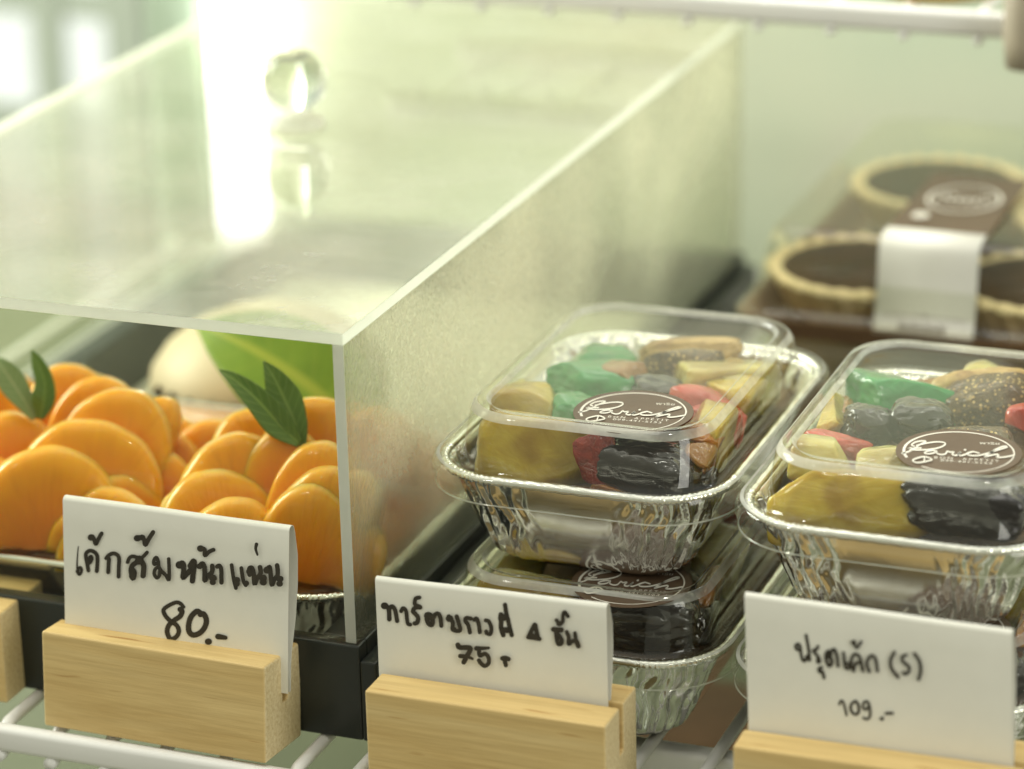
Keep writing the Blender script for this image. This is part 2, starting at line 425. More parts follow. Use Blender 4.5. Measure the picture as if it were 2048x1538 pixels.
def leaf_mat(name, c1, c2, vein, sc_=40, vs_=.42):
    mm, n, out = mat(name)
    p = N(n, 'ShaderNodeBsdfPrincipled', Roughness=0.42)
    v = coords(n); t = noise_tex(n, v, sc_, 4)
    r = ramp(n, t.outputs[0], [(0.3, c1), (0.7, c2)])
    at = N(n, 'ShaderNodeAttribute', _attribute_name='pulp')
    sx = n.nodes.new('ShaderNodeSeparateXYZ'); n.links.new(at.outputs['Vector'], sx.inputs[0])
    rv = ramp(n, sx.outputs['X'], [(0.0, (1, 1, 1)), (0.07, (0.7, 0.7, 0.7)), (0.14, (0, 0, 0))])
    va = N(n, 'ShaderNodeMath', _operation='MULTIPLY_ADD'); va.inputs[1].default_value = 62.0
    vb_ = N(n, 'ShaderNodeMath', _operation='MULTIPLY'); vb_.inputs[1].default_value = -9.0
    n.links.new(sx.outputs['X'], vb_.inputs[0]); n.links.new(sx.outputs['Y'], va.inputs[0]); n.links.new(vb_.outputs[0], va.inputs[2])
    vs = N(n, 'ShaderNodeMath', _operation='SINE'); n.links.new(va.outputs[0], vs.inputs[0])
    r7 = ramp(n, vs.outputs[0], [(0.72, (0, 0, 0)), (0.98, (vs_, vs_, vs_))])
    ad = N(n, 'ShaderNodeMixRGB', _blend_type='LIGHTEN'); ad.inputs[0].default_value = 1
    n.links.new(rv.outputs[0], ad.inputs[1]); n.links.new(r7.outputs[0], ad.inputs[2]); rv = ad
    mx = N(n, 'ShaderNodeMixRGB'); mx.inputs[2].default_value = (*vein, 1)
    n.links.new(rv.outputs[0], mx.inputs[0]); n.links.new(r.outputs[0], mx.inputs[1]); n.links.new(mx.outputs[0], p.inputs['Base Color'])
    tl = N(n, 'ShaderNodeBsdfTranslucent'); n.links.new(mx.outputs[0], tl.inputs[0])
    ms = n.nodes.new('ShaderNodeMixShader'); ms.inputs[0].default_value = 0.4
    n.links.new(p.outputs[0], ms.inputs[1]); n.links.new(tl.outputs[0], ms.inputs[2]); n.links.new(ms.outputs[0], out.inputs[0])
    b = bump(n, t.outputs[0], 0.3, 0.001); n.links.new(b.outputs[0], p.inputs['Normal'])
    return mm


M['leaf'] = leaf_mat('dark green leaf', (0.10, 0.20, 0.016), (0.19, 0.31, 0.04), (0.28, 0.40, 0.08))
M['leafbright'] = leaf_mat('bright mint leaf', (0.22, 0.38, 0.010), (0.34, 0.52, 0.03), (0.54, 0.62, 0.06), 60, .14)
M['leafpale'] = leaf_mat('pale leaf underside', (0.24, 0.34, 0.13), (0.36, 0.44, 0.2), (0.45, 0.5, 0.28))


def emis(name, color, strength):
    mm, n, out = mat(name)
    em = N(n, 'ShaderNodeEmission', Strength=strength); em.inputs[0].default_value = (*color, 1)
    n.links.new(em.outputs[0], out.inputs[0])
    return mm


M['tube'] = emis('lit lamp tube', (0.97, 1.0, 0.93), 9.0)
M['daylight'] = emis('bright window pane', (0.95, 1.0, 0.90), 1.25)
M['daylight_dim'] = emis('window pane with greenery outside', (0.70, 0.77, 0.63), 0.95)


def back_mat():
    mm, n, out = mat('pale green cabinet back')
    p = N(n, 'ShaderNodeBsdfPrincipled', Roughness=0.35)
    v = coords(n); t = noise_tex(n, v, 5.5, 2, 0.5)
    r = ramp(n, t.outputs[0], [(0.32, (0.52, 0.60, 0.46)), (0.5, (0.62, 0.66, 0.51)), (0.68, (0.70, 0.67, 0.56))])  # soft green and beige mottling paints in blurred reflections
    n.links.new(r.outputs[0], p.inputs['Base Color']); n.links.new(p.outputs[0], out.inputs[0])
    return mm


M['back'] = back_mat()
mm, n_, out_ = mat('knob crystal')
g_ = N(n_, 'ShaderNodeBsdfGlass', Roughness=0.0, IOR=1.25); g_.inputs[0].default_value = (0.98, 0.99, 0.95, 1)
n_.links.new(g_.outputs[0], out_.inputs[0]); M['glass'] = mm

# ------------------------------------------------------------------ object helpers
BASE = {}


def tag(o, label=None, cat=None, group=None, kind=None):
    if label: o['label'] = label
    if cat: o['category'] = cat
    if group: o['group'] = group
    if kind: o['kind'] = kind
    return o


def thing(name, base, label, cat, group=None):
    o = bpy.data.objects.new(name, None); COL.objects.link(o)
    o.empty_display_size = 0.01
    o.location = Vector(base) * S; BASE[o.name] = Vector(base)
    return tag(o, label, cat, group)


def mesh(name, verts, faces, mats, parent=None, base=None, smooth=True, fmat=None, attr=None, bevel=0, bseg=2, sharp=None):
    """verts in world centimetres"""
    if parent is not None:
        b = BASE[parent.name]
    else:
        b = Vector(base) if base is not None else Vector((0, 0, 0))
    me = bpy.data.meshes.new(name)
    me.from_pydata([((v[0] - b[0]) * S, (v[1] - b[1]) * S, (v[2] - b[2]) * S) for v in verts], [], [list(f) for f in faces])
    for mt in (mats if isinstance(mats, (list, tuple)) else [mats]):
        me.materials.append(M[mt])
    if fmat:
        for i, k in enumerate(fmat):
            me.polygons[i].material_index = k
    if smooth:
        me.polygons.foreach_set('use_smooth', [True] * len(me.polygons))
    if attr is not None:
        a = me.attributes.new('pulp', 'FLOAT_VECTOR', 'POINT')
        for i, q in enumerate(attr):
            a.data[i].vector = q
    me.update()
    o = bpy.data.objects.new(name, me); COL.objects.link(o)
    if parent is not None:
        o.parent = parent; BASE[o.name] = b
    else:
        o.location = b * S; BASE[o.name] = b
    if bevel:
        md = o.modifiers.new('bevel', 'BEVEL'); md.width = bevel * S; md.segments = bseg; md.limit_method = 'ANGLE'; md.angle_limit = math.radians(35)
    if sharp:
        try:
            me.set_sharp_from_angle(angle=math.radians(sharp))
        except Exception:
            pass
    return o


def box_vf(x0, x1, y0, y1, z0, z1):
    v = [(x0, y0, z0), (x1, y0, z0), (x1, y1, z0), (x0, y1, z0), (x0, y0, z1), (x1, y0, z1), (x1, y1, z1), (x0, y1, z1)]
    f = [(0, 3, 2, 1), (4, 5, 6, 7), (0, 1, 5, 4), (1, 2, 6, 5), (2, 3, 7, 6), (3, 0, 4, 7)]   # bottom top front right back left
    return v, f


def joinvf(parts):
    V, F = [], []
    for v, f in parts:
        o = len(V); V += list(v); F += [tuple(i + o for i in q) for q in f]
    return V, F


def tube_vf(pts, r, seg=10, cap=True):
    pts = [Vector(p) for p in pts]
    V, F = [], []
    up = Vector((0, 0, 1))
    prev = None
    for i, p in enumerate(pts):
        d = (pts[min(i + 1, len(pts) - 1)] - pts[max(i - 1, 0)]).normalized()
        if prev is None:
            a = d.orthogonal().normalized()
        else:
            a = (prev - d * prev.dot(d)).normalized()
        prev = a; b = d.cross(a)
        rr = r[i] if isinstance(r, (list, tuple)) else r
        for k in range(seg):
            t = 2 * math.pi * k / seg
            V.append(p + a * math.cos(t) * rr + b * math.sin(t) * rr)
    for i in range(len(pts) - 1):
        for k in range(seg):
            F.append((i * seg + k, i * seg + (k + 1) % seg, (i + 1) * seg + (k + 1) % seg, (i + 1) * seg + k))
    if cap:
        F.append(tuple(range(seg - 1, -1, -1))); F.append(tuple((len(pts) - 1) * seg + k for k in range(seg)))
    return V, F


def smooth_path(pts, sub=6):
    P = [np.array(p, float) for p in pts]
    if len(P) < 3:
        return [P[0] + (P[-1] - P[0]) * t for t in np.linspace(0, 1, 4)]
    out = []
    for i in range(len(P) - 1):
        p0 = P[i - 1] if i else 2 * P[0] - P[1]
        p1, p2 = P[i], P[i + 1]
        p3 = P[i + 2] if i + 2 < len(P) else 2 * P[-1] - P[-2]
        for k in range(sub):
            t = k / sub
            out.append(0.5 * ((2 * p1) + (-p0 + p2) * t + (2 * p0 - 5 * p1 + 4 * p2 - p3) * t * t + (-p0 + 3 * p1 - 3 * p2 + p3) * t ** 3))
    out.append(P[-1])
    return out


def ribbon2d(pts, w, taper=None):
    """flat pen stroke: list of (poly) in 2D as verts+faces, round ends; w width"""
    P = smooth_path(pts)
    V, F = [], []
    n = len(P)
    for i, p in enumerate(P):
        d = P[min(i + 1, n - 1)] - P[max(i - 1, 0)]
        L = np.linalg.norm(d); d = d / L if L > 1e-9 else np.array([1.0, 0])
        nn = np.array([-d[1], d[0]])
        ww = w * 0.5
        if taper:
            ww *= taper[0] + (taper[1] - taper[0]) * i / (n - 1)
        V += [tuple(p + nn * ww), tuple(p - nn * ww)]
        if i:
            F.append((2 * i - 2, 2 * i - 1, 2 * i + 1, 2 * i))
    return V, F, P


def pen(strokes, to3d, lift):
    """strokes in photo zoom pixels -> thin ink film; to3d maps a pixel pair to a point on the sheet. Each next stroke lies a hair higher."""
    V, F = [], []
    k = 0
    for st in strokes:
        w_, pts = st[0], st[1]
        tp = st[2] if len(st) > 2 else None
        w_ = w_ * 1.1
        v, f, P = ribbon2d(pts, w_, tp)
        o = len(V)
        h = lift + 0.0016 * k; k += 1
        V += [to3d(q[0], q[1], h) for q in v]
        F += [tuple(i + o for i in q) for q in f]
        for end, sgn in ((P[0], 0), (P[-1], 1)):
            r_ = w_ * 0.5 * ((tp[sgn]) if tp else 1)
            o = len(V); h = lift + 0.0016 * k; k += 1
            V += [to3d(end[0] + r_ * math.cos(2 * math.pi * j / 14), end[1] + r_ * math.sin(2 * math.pi * j / 14), h) for j in range(14)]
            F.append(tuple(range(o, o + 14)))
    return V, F


def rrect(hx, hy, r, nc=14, ns=14):
    """rounded rectangle loop: points, outward normals, corner weight 0..1"""
    P, Nn, Wc = [], [], []
    r = min(r, hx, hy)
    cs = [(hx - r, hy - r, 0), (-(hx - r), hy - r, 90), (-(hx - r), -(hy - r), 180), (hx - r, -(hy - r), 270)]
    for ci, (cx, cy_, a0) in enumerate(cs):
        for k in range(nc + 1):
            a = math.radians(a0 + 90 * k / nc)
            P.append((cx + r * math.cos(a), cy_ + r * math.sin(a))); Nn.append((math.cos(a), math.sin(a)))
            Wc.append(1.0)
        nx = cs[(ci + 1) % 4]
        a = math.radians(a0 + 90)
        p1 = P[-1]; p2 = (nx[0] + r * math.cos(a), nx[1] + r * math.sin(a))
        for k in range(1, ns):
            t = k / ns
            P.append((p1[0] + (p2[0] - p1[0]) * t, p1[1] + (p2[1] - p1[1]) * t)); Nn.append((math.cos(a), math.sin(a)))
            d = min(t, 1 - t) * math.hypot(p2[0] - p1[0], p2[1] - p1[1])
            Wc.append(max(0.0, 1 - d / 1.1) ** 1.5)
    return P, Nn, Wc


def loft(rows, close_first=False, close_last=False):
    V, F = [], []
    n = len(rows[0])
    for r in rows:
        V += r
    for i in range(len(rows) - 1):
        for k in range(n):
            F.append((i * n + k, i * n + (k + 1) % n, (i + 1) * n + (k + 1) % n, (i + 1) * n + k))
    if close_first:
        F.append(tuple(range(n - 1, -1, -1)))
    if close_last:
        F.append(tuple((len(rows) - 1) * n + k for k in range(n)))
    return V, F


def text_mesh(body, size, to3d, center=True, spacing=1.0):
    cu = bpy.data.curves.new('txt', 'FONT'); cu.body = body; cu.size = size; cu.space_character = spacing
    cu.resolution_u = 3
    if center: cu.align_x = 'CENTER'
    o = bpy.data.objects.new('txt', cu); COL.objects.link(o)
    dg = bpy.context.evaluated_depsgraph_get(); dg.update()
    me = bpy.data.meshes.new_from_object(o.evaluated_get(dg))
    V = [to3d(v.co.x, v.co.y) for v in me.vertices]; F = [tuple(p.vertices) for p in me.polygons]
    bpy.data.objects.remove(o); bpy.data.curves.remove(cu); bpy.data.meshes.remove(me)
    return V, F


# ================================================================== SETTING
v, f = box_vf(-26.5, 45, 46, 46.6, -14, 40)
tag(mesh('background', v, f, 'back', base=(9, 46, -14), smooth=False), 'pale green back panel of the display cabinet', None, None, 'structure')
v, f = box_vf(-75, 50, -12, 90, -15.0, -14.2)
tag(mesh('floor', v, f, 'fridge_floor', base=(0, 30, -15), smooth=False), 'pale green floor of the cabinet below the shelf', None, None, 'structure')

# dark frame post between the back panel and the window
v, f = box_vf(-29.6, -26.9, 45.2, 47.6, -14.2, 40)
tag(mesh('cabinet_post', v, f, 'green_post', base=(-28.2, 46, -14.2), bevel=0.3), 'dark grey green upright at the far left of the cabinet back', 'post')

# shop window beyond the cabinet
wn = thing('shop_window', (-60, 88, -14), 'bright shop window blurred behind the clear cake cover, far left', 'window')
fr = []
for x0, x1 in ((-92, -88), (-65.4, -63.6), (-59.6, -57.6), (-54.6, -52.0), (-46.5, -45), (-41, -39)):
    fr.append(box_vf(x0, x1, 87.2, 88.8, -14.2, 60))
for z0, z1 in ((-14.2, -9), (-3.4, -1.6), (2.4, 3.4), (9, 13), (24, 28), (60, 63)):
    fr.append(box_vf(-92, -39, 87.4, 88.6, z0, z1))
v, f = joinvf(fr)
mesh('frame', v, f, 'window_frame', wn, smooth=False)
for (x0, x1, mt) in ((-88, -65.4, 'daylight_dim'), (-63.6, -59.6, 'daylight'), (-57.6, -54.6, 'daylight'), (-52, -46.5, 'daylight_dim'), (-45, -41, 'daylight_dim')):
    v, f = box_vf(x0 - .3, x1 + .3, 88.0, 88.2, -10, 61)
    mesh('pane', v, f, mt, wn, smooth=False)

# lamp tube in the back corner
lt = thing('lamp_tube', (-24.7, 44, 6), 'glowing white upright lamp tube seen as a bright streak in the cover top', 'lamp')
v, f = tube_vf([(-24.7, 44, z) for z in (6.5, 12, 18, 24.8)], 1.05, 20); mesh('tube', v, f, 'tube', lt)
for z0, z1 in ((5.6, 6.5), (24.8, 25.6)):
    v, f = tube_vf([(-24.7, 44, z0), (-24.7, 44, z1)], 1.12, 20); mesh('end_cap', v, f, 'white_coat', lt, sharp=40)

# ------------------------------------------------------------------ wire shelves
def shelf(name, label, base, xs, y0, y1, zt, rails, rw, hook, rwire):
    t = thing(name, base, label, 'wire shelf')
    x0, x1 = min(xs) - 1.2, max(xs) + 1.2
    for ry in rails:
        ft = ry == rails[0]
        v, f = box_vf(x0, x1, ry - (.24 if ft else .4), ry + (.24 if ft else .4), zt - (0 if ft else 2 * rwire) - rw, zt - (-.01 if ft else 2 * rwire - .02))
        mesh('rail', v, f, 'white_coat', t, bevel=.2, bseg=4)
    for x in xs:
        pts = [(x, y1, zt - rwire), (x, (y0 + y1) / 2, zt - rwire), (x, y0 + .95, zt - rwire)]
        zb = zt - hook
        for k in range(1, 9):
            a = math.pi / 2 * k / 8
            pts.append((x, y0 + .95 - .30 * math.sin(a), zt - rwire - .30 * (1 - math.cos(a))))
        pts += [(x, y0 + .62, zb + .22), (x, y0 + .52, zb + .06), (x, y0 + .32, zb), (x, y0 + .12, zb + .03)]
        v, f = tube_vf(pts, rwire, 12)
        mesh('wire', v, f, 'white_coat', t)
    return t


wx = [-12.2, -10.5, -8.8, -7.05, -5.3, -3.4, -1.15, 0.6, 2.4, 4.2, 6.0, 7.9, 9.9, 11.6, 13.3, 15.0, 16.8, 18.5, 20.2]
wx = [-26.2, -24.4, -22.6, -20.8, -19.0, -17.3, -15.6, -13.9] + wx
shelf('wire_shelf', 'white coated wire shelf that carries the cakes and price holders', (0, 20, -0.9), wx, -2.75, 44, 0.0, (-2.42, 3.1, 24, 42), .82, .98, .19)
ux = [-18.4 + 2.7 * k for k in range(13)]
ux = [2.88 + 2.62 * k for k in range(-5, 4)]
shelf('upper_wire_shelf', 'second white wire shelf above, only its front rail in view at the top', (0, 38, 14), ux, 29.7, 37.5, 15.05, (30.0, 37), .88, 1.02, .17)
v, f = tube_vf([(12.75, 28.6, z) for z in (13.6, 14.5, 20)], [.75, .85, .85], 18)
tag(mesh('shelf_post', v, f, 'grey_post', base=(12.75, 28.6, 13.6)), 'taupe rounded upright at the upper right end of the top shelf', 'post')
for i, (x, lab) in enumerate(((6.6, 'golden baked cake on the upper shelf above the chocolate tarts'),)):
    rows = []
    for z, r_ in ((15.05, 2.3), (15.6, 2.45), (16.6, 2.4), (17.3, 1.9), (17.6, 1.0), (17.65, .05)):
        rows.append([(8.6 + r_ * math.cos(2 * math.pi * k / 40) * 1.0, 33 + r_ * math.sin(2 * math.pi * k / 40), z) for k in range(40)])
    v, f = loft(rows, True, True)
    tag(mesh('golden_cake', v, f, 'gold', base=(8.6, 33, 15.05)), lab, 'cake')
v, f = box_vf(0.5, 10.5, 20, 28, -14.2, -10.6)
tag(mesh('brown_box', v, f, 'kraft', base=(5.5, 24, -14.2), bevel=.3), 'dark brown box on the cabinet floor below the shelf', 'box')

# ================================================================== ACRYLIC COVER AND BASE
LW, LL, H0, HH = 20.0, 37.4, 3.0, 9.39
base = thing('base_tray', (-10, 18.7, 0), 'black tray base under the clear cover holding the mandarin cake', 'tray base')
parts = [box_vf(-LW - .15, .12, -.12, .42, 0.02, 3.0), box_vf(-LW - .15, .12, LL - 1.2, LL + .12, 0.02, 3.0),
         box_vf(-LW - .15, -LW + 1.2, 0.423, LL - 1.203, 0.02, 2.997)]
v, f = joinvf(parts); mesh('rim_board', v, f, 'black_board', base, smooth=False, bevel=.06)
v, f = joinvf([box_vf(-1.25, .12, 0.423, LL - 1.203, 0.02, 2.997), box_vf(.12, .62, -.12, LL + .12, 0.02, 2.55)])
mesh('side_board', v, f, 'black_board', base, smooth=False, bevel=.06)
v, f = box_vf(-LW + 1.203, -1.253, 0.423, LL - 1.203, 0.05, .6); mesh('cake_board', v, f, 'pale_floor', base, smooth=False)

cov = thing('cake_cover', (-10, 18.7, 3.0), 'clear acrylic box cover with a round knob over the mandarin cake', 'cake cover')
T = .34
def panel(name, x0, x1, y0, y1, z0, z1, faces_clear, m1, parent=cov):
    v, f = box_vf(x0, x1, y0, y1, z0, z1)
    fm = [0 if k in faces_clear else 1 for k in range(6)]
    return mesh(name, v, f, [m1, 'edge'], parent, smooth=False, fmat=fm, bevel=.03, bseg=2)
zt = H0 + HH
panel('top_panel', -LW, 0, 0, LL, zt - T, zt, (0, 1), 'acrylic_top')
panel('front_panel', -LW + T + .003, -T - .003, .03, .03 + T, H0 + .01, zt - T - .004, (0, 2, 4), 'acrylic')
panel('back_panel', -LW + T + .003, -T - .003, LL - .03 - T, LL - .03, H0 + .01, zt - T - .004, (0, 2, 4), 'acrylic')
panel('side_panel', -T, -.006, .01, LL - .01, H0 + .01, zt - T - .004, (0, 3, 5), 'fog')
panel('side_panel', -LW + .006, -LW + T, .01, LL - .01, H0 + .01, zt - T - .004, (3, 5), 'acrylic')
rows = []
kc = Vector((-9.95, 18.7, zt))
for z, r_ in ((0.005, .95), (.12, 1.0), (.25, .9), (.36, .62), (.5, .5)):
    rows.append([(kc.x + r_ * math.cos(2 * math.pi * k / 40), kc.y + r_ * math.sin(2 * math.pi * k / 40), zt + z) for k in range(40)])
v, f = loft(rows, False, False); kcol = mesh('knob_collar', v, f, 'edge_shine', cov)
rows = []
for k2 in range(2, 24):
    a = -math.pi / 2 + math.pi * k2 / 24
    if math.sin(a) < -.90: continue
    r_, z = 1.08 * math.cos(a), 1.62 + 1.08 * math.sin(a)
    rows.append([(kc.x + r_ * math.cos(2 * math.pi * k / 40), kc.y + r_ * math.sin(2 * math.pi * k / 40), zt + z) for k in range(40)])
v, f = loft(rows, True, True); mesh('knob', v, f, 'glass', cov)

# ================================================================== MANDARIN CAKES
def foil_tray(t, cx, cy_, z0, h, hx, hy, seed):
    rnd = random.Random(seed)
    nrow = 18
    ph = [rnd.uniform(0, 6.28) for _ in range(8)]
    rows = []
    P0, N0, W0 = rrect(hx, hy, 1.9, 60, 110)
    n = len(P0)
    arc = [0.0]
    for k in range(1, n):
        arc.append(arc[-1] + math.hypot(P0[k][0] - P0[k - 1][0], P0[k][1] - P0[k - 1][1]))
    for i in range(nrow + 1):
        tz = i / nrow
        ins = 1.22 * (1 - tz) + (0.30 * (1 - tz / .12) ** 2 if tz < .12 else 0)
        P, Nn, Wc = rrect(hx - ins, hy - ins * .8, 1.9 - .75 * (1 - tz), 60, 110)
        row = []
        for k in range(n):
            s = arc[k]
            warp = .25 * math.sin(tz * 7 + s * .8 + ph[0]) + .18 * math.sin(tz * 15 + s * 1.7 + ph[1])
            rip = math.sin((s + warp * .35) * 10.5 + ph[2]) * .62 + math.sin((s + warp * .7) * 17.0 + ph[3]) * .38
            rip = math.copysign(abs(rip) ** .9, rip)
            amp = .10 * Wc[k] * min(1, tz * 5) * (1 - .35 * tz)
            big = .025 * mnoise.noise((s * .4, tz * 1.2, seed)) * 2 * min(1, tz * 4) * (1 - tz * .6)
            d = rip * amp + big
            row.append((cx + P[k][0] + Nn[k][0] * d, cy_ + P[k][1] + Nn[k][1] * d, z0 + h * tz))
        rows.append(row)
    # flange outwards
    P, Nn, Wc = rrect(hx + .17, hy + .17, 2.05, 60, 110)
    rows.append([(cx + P[k][0], cy_ + P[k][1], z0 + h + .05) for k in range(n)])
    v, f = loft(rows, True, False)
    o = mesh('foil_tray', v, f, 'foil', t)
    P, Nn, Wc = rrect(hx + .19, hy + .19, 2.07, 60, 60)
    path = [(cx + p[0], cy_ + p[1], z0 + h + .04) for p in P]; path.append(path[0])
    rr = []
    for k in range(len(path)):
        wk = Wc[k % len(P)]
        rr.append(.13 + .022 * wk * math.sin(k * 2.2) + .008 * math.sin(k * .9))
    v, f = tube_vf(path, rr, 10, False)
    mesh('rolled_rim', v, f, 'foil', o)
    return o


def segment_mesh(p_top, u, vv, ww, hw, h, th, seed):
    """one mandarin segment: a half-moon wedge. p_top: top of the curved back; u along the chord, vv up, ww thickness"""
    rnd = random.Random(seed)
    V, A, F = [], [], []
    nu, nr = 40, 14
    def P(a, rr, side):
        # a: 0..pi along the back, rr 0 (inner edge) ..1 (back)
        c_, s_ = math.cos(a), math.sin(a)
        wob = 1 + .012 * math.sin(4 * a + seed) + .004 * math.sin(11 * a + 2 * seed)
        x = hw * c_ * (0.30 + .70 * rr) * wob
        y = h * (s_ ** .8 * rr * wob - 1) - .10 * h * (1 - rr) * 0
        t_ = th * (.55 + .45 * math.sin(math.pi * min(1, rr * .93) * .5)) * (1 - max(0, (rr - .76) / .24) ** 2.2) ** .55 if rr < 1 else 0
        t_ *= (max(.0, s_) ** .35)
        t_ += .03 * mnoise.noise((x * 2.2, y * 2.2, seed + side)) * (1 if 0.02 < rr < .98 else 0)
        return p_top + u * x + vv * y + ww * (t_ * side)
    for side in (1, -1):
        o = len(V)
        for i in range(nu + 1):
            a = math.pi * i / nu
            for j in range(nr + 1):
                rr = (j / nr) ** .75
                V.append(P(a, rr, side)); A.append((a * 1.6 + seed, rr * 1.2 + seed, rr))
        for i in range(nu):
            for j in range(nr):
                q = (o + i * (nr + 1) + j, o + (i + 1) * (nr + 1) + j, o + (i + 1) * (nr + 1) + j + 1, o + i * (nr + 1) + j + 1)
                F.append(q if side < 0 else q[::-1])
    return V, F, A


CR = Vector(rt); CU = Vector((0, 0, 1)); CF = Vector((fw[0], fw[1], 0)).normalized()
RX = Vector((rt[0], rt[1], 0)).normalized()


def mandarin_cake(name, c, label, segs, z0, fill, seed):
    t = thing(name, (c[0], c[1], z0), label, 'mandarin cake')
    rows = []
    for ins, z in ((1.6, z0), (1.2, z0 + .6), (.5, z0 + 2.2), (.28, z0 + 2.8), (.5, z0 + 3.05), (1.3, z0 + 3.5), (2.4, z0 + 3.9), (4.2, z0 + 4.0)):
        P, _, _ = rrect(9.15 - ins, 6.45 - ins, 1.7, 14, 20)
        rows.append([(c[0] + p[0], c[1] + p[1], z + .08 * mnoise.noise((p[0], p[1], z))) for p in P])
    v, f = loft(rows, True, True); mesh('jelly', v, f, 'jelly', t)
    for i, q in enumerate([(aty(q[0], q[1], q[2]), *q[3:]) for q in segs] + [(Vector(q[:3]), *q[3:]) for q in fill]):
        p, hw, h, roll, lean, yaw = q
        a = math.radians(yaw)
        u = (RX * math.cos(a) + CF * math.sin(a)); back = (CF * math.cos(a) - RX * math.sin(a))
        le = math.radians(lean + 8)
        vv = CU * math.cos(le) + back * math.sin(le); ww = -(back * math.cos(le) - CU * math.sin(le))
        ro = math.radians(-roll)
        u2 = u * math.cos(ro) + vv * math.sin(ro); v2 = vv * math.cos(ro) - u * math.sin(ro)
        v, f, A = segment_mesh(p, u2, v2, ww, hw, h, .44, seed + i * 3.7)
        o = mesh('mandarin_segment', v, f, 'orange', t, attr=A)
        bm = bmesh.new(); bm.from_mesh(o.data); bmesh.ops.remove_doubles(bm, verts=bm.verts, dist=.004 * S); bm.to_mesh(o.data); bm.free()
    return t


LS = [(100, 893, 2.8, 2.45, 3.1, 4, 12, 6), (185, 836, 4.2, 2.35, 3.0, 4, 22, 0), (262, 776, 5.7, 1.9, 2.8, 10, 26, -8), (128, 727, 7.8, 1.6, 2.6, -6, 30, 5),
      (222, 752, 7.2, 1.45, 2.4, 12, 30, -10), (352, 802, 6.3, 1.1, 2.4, 32, 25, -25), (5, 822, 5.0, 1.6, 2.8, -6, 20, 15), (-22, 735, 7.2, 1.3, 2.6, 12, 25, 10), (-75, 905, 2.6, 1.9, 3.4, -10, 12, 20),
      (265, 985, 2.6, 1.5, 2.0, 25, 8, -20), (60, 1000, 2.4, 1.9, 1.7, -3, 8, 4), (200, 1015, 2.3, 1.5, 1.6, 8, 8, -8)]
RS = [(455, 868, 4.2, 2.05, 3.0, -8, 22, 8), (415, 938, 3.0, 2.0, 3.0, -6, 15, 10), (475, 992, 2.1, 1.7, 3.0, 6, 10, 2), (642, 968, 2.5, 1.7, 2.9, 10, 8, -12),
      (660, 880, 4.0, 1.45, 2.9, 10, 18, -14), (668, 934, 3.0, 1.45, 2.8, 12, 12, -14), (492, 815, 5.9, 1.7, 2.8, -10, 26, 8), (645, 792, 6.4, 1.65, 2.7, 8, 26, -8),
      (345, 985, 2.4, 1.3, 2.6, -22, 10, 22), (742, 945, 3.4, 1.2, 2.8, 24, 14, -35), (555, 1065, 2.2, 1.7, 1.5, 3, 8, 0), (745, 1040, 2.9, 1.2, 2.0, 22, 10, -45), (570, 850, 4.9, 1.4, 2.6, 0, 24, 0)]
FILL = [(-8.9, 2.5, 5.3, 1.7, 2.2, 4, 10, 0), (-9.5, 3.6, 5.8, 1.6, 2.4, -6, 18, 5), (-8.7, 5.0, 6.1, 1.6, 2.4, 5, 22, 0), (-9.6, 6.6, 6.0, 1.5, 2.4, -5, 28, 8), (-8.2, 8.2, 5.9, 1.5, 2.4, 8, 30, -5),
        (-10.2, 8.8, 5.6, 1.5, 2.2, 0, 32, 0), (-6.0, 9.6, 6.2, 1.5, 2.4, -6, 30, 6), (-3.2, 9.6, 6.4, 1.5, 2.4, 6, 30, -6), (-14.0, 10.2, 6.2, 1.6, 2.4, 4, 32, 4), (-16.6, 9.0, 6.4, 1.6, 2.4, -6, 30, 8), (-12.0, 10.6, 5.4, 1.5, 2.0, 8, 34, -4)]
mtray = thing('baking_tray', (-9.95, 7.85, .62), 'long foil baking tray holding the mandarin cake under the clear cover', 'foil tray')
MT_ = foil_tray(mtray, -9.95, 7.85, .62, 2.95, 9.15, 6.45, 77)
MT_.name = 'tray_wall'
mandarin_cake('mandarin_cake', (-9.95, 7.85), 'mandarin cake of glossy overlapping segments under the clear cover', LS + RS, .66, FILL, 2.0)


def leaf_vf(pts, widths, fold, nside):
    """pts: 3D midrib; widths half widths; fold lifts the margins along nside"""
    P = smooth_path(pts, 8); W_ = smooth_path([(x, 0) for x in widths], 8)
    V, F, A = [], [], []
    m_ = 6
    for i, p in enumerate(P):
        p = Vector(p); d = Vector(P[min(i + 1, len(P) - 1)] - P[max(i - 1, 0)]).normalized()
        s = d.cross(nside).normalized(); nn = s.cross(d)
        for j in range(-m_, m_ + 1):
            q = j / m_; wd = max(.01, W_[i][0])
            V.append(p + s * (wd * q) + nn * (fold * wd * abs(q) ** 1.3 + .03 * math.sin(3 * i + 5 * q) * abs(q)))
            A.append((abs(q), i / len(P), 0))
    k = 2 * m_ + 1
    for i in range(len(P) - 1):
        for j in range(2 * m_):
            F.append((i * k + j, i * k + j + 1, (i + 1) * k + j + 1, (i + 1) * k + j))
    return V, F, A


def sprig(name, base, label, leaves):
    t = thing(name, base, label, 'leaf sprig', 'leaf sprigs on the mandarin cake')
    for pts, wd, fold, mt in leaves:
        v, f, A = leaf_vf([aty(*q) for q in pts], wd, fold, Vector((-fw[0] * .7, -fw[1] * .7, .3)).normalized())
        o = mesh('leaf', v, f, mt, t, attr=A)
        md = o.modifiers.new('thick', 'SOLIDIFY'); md.thickness = .03 * S
    return t


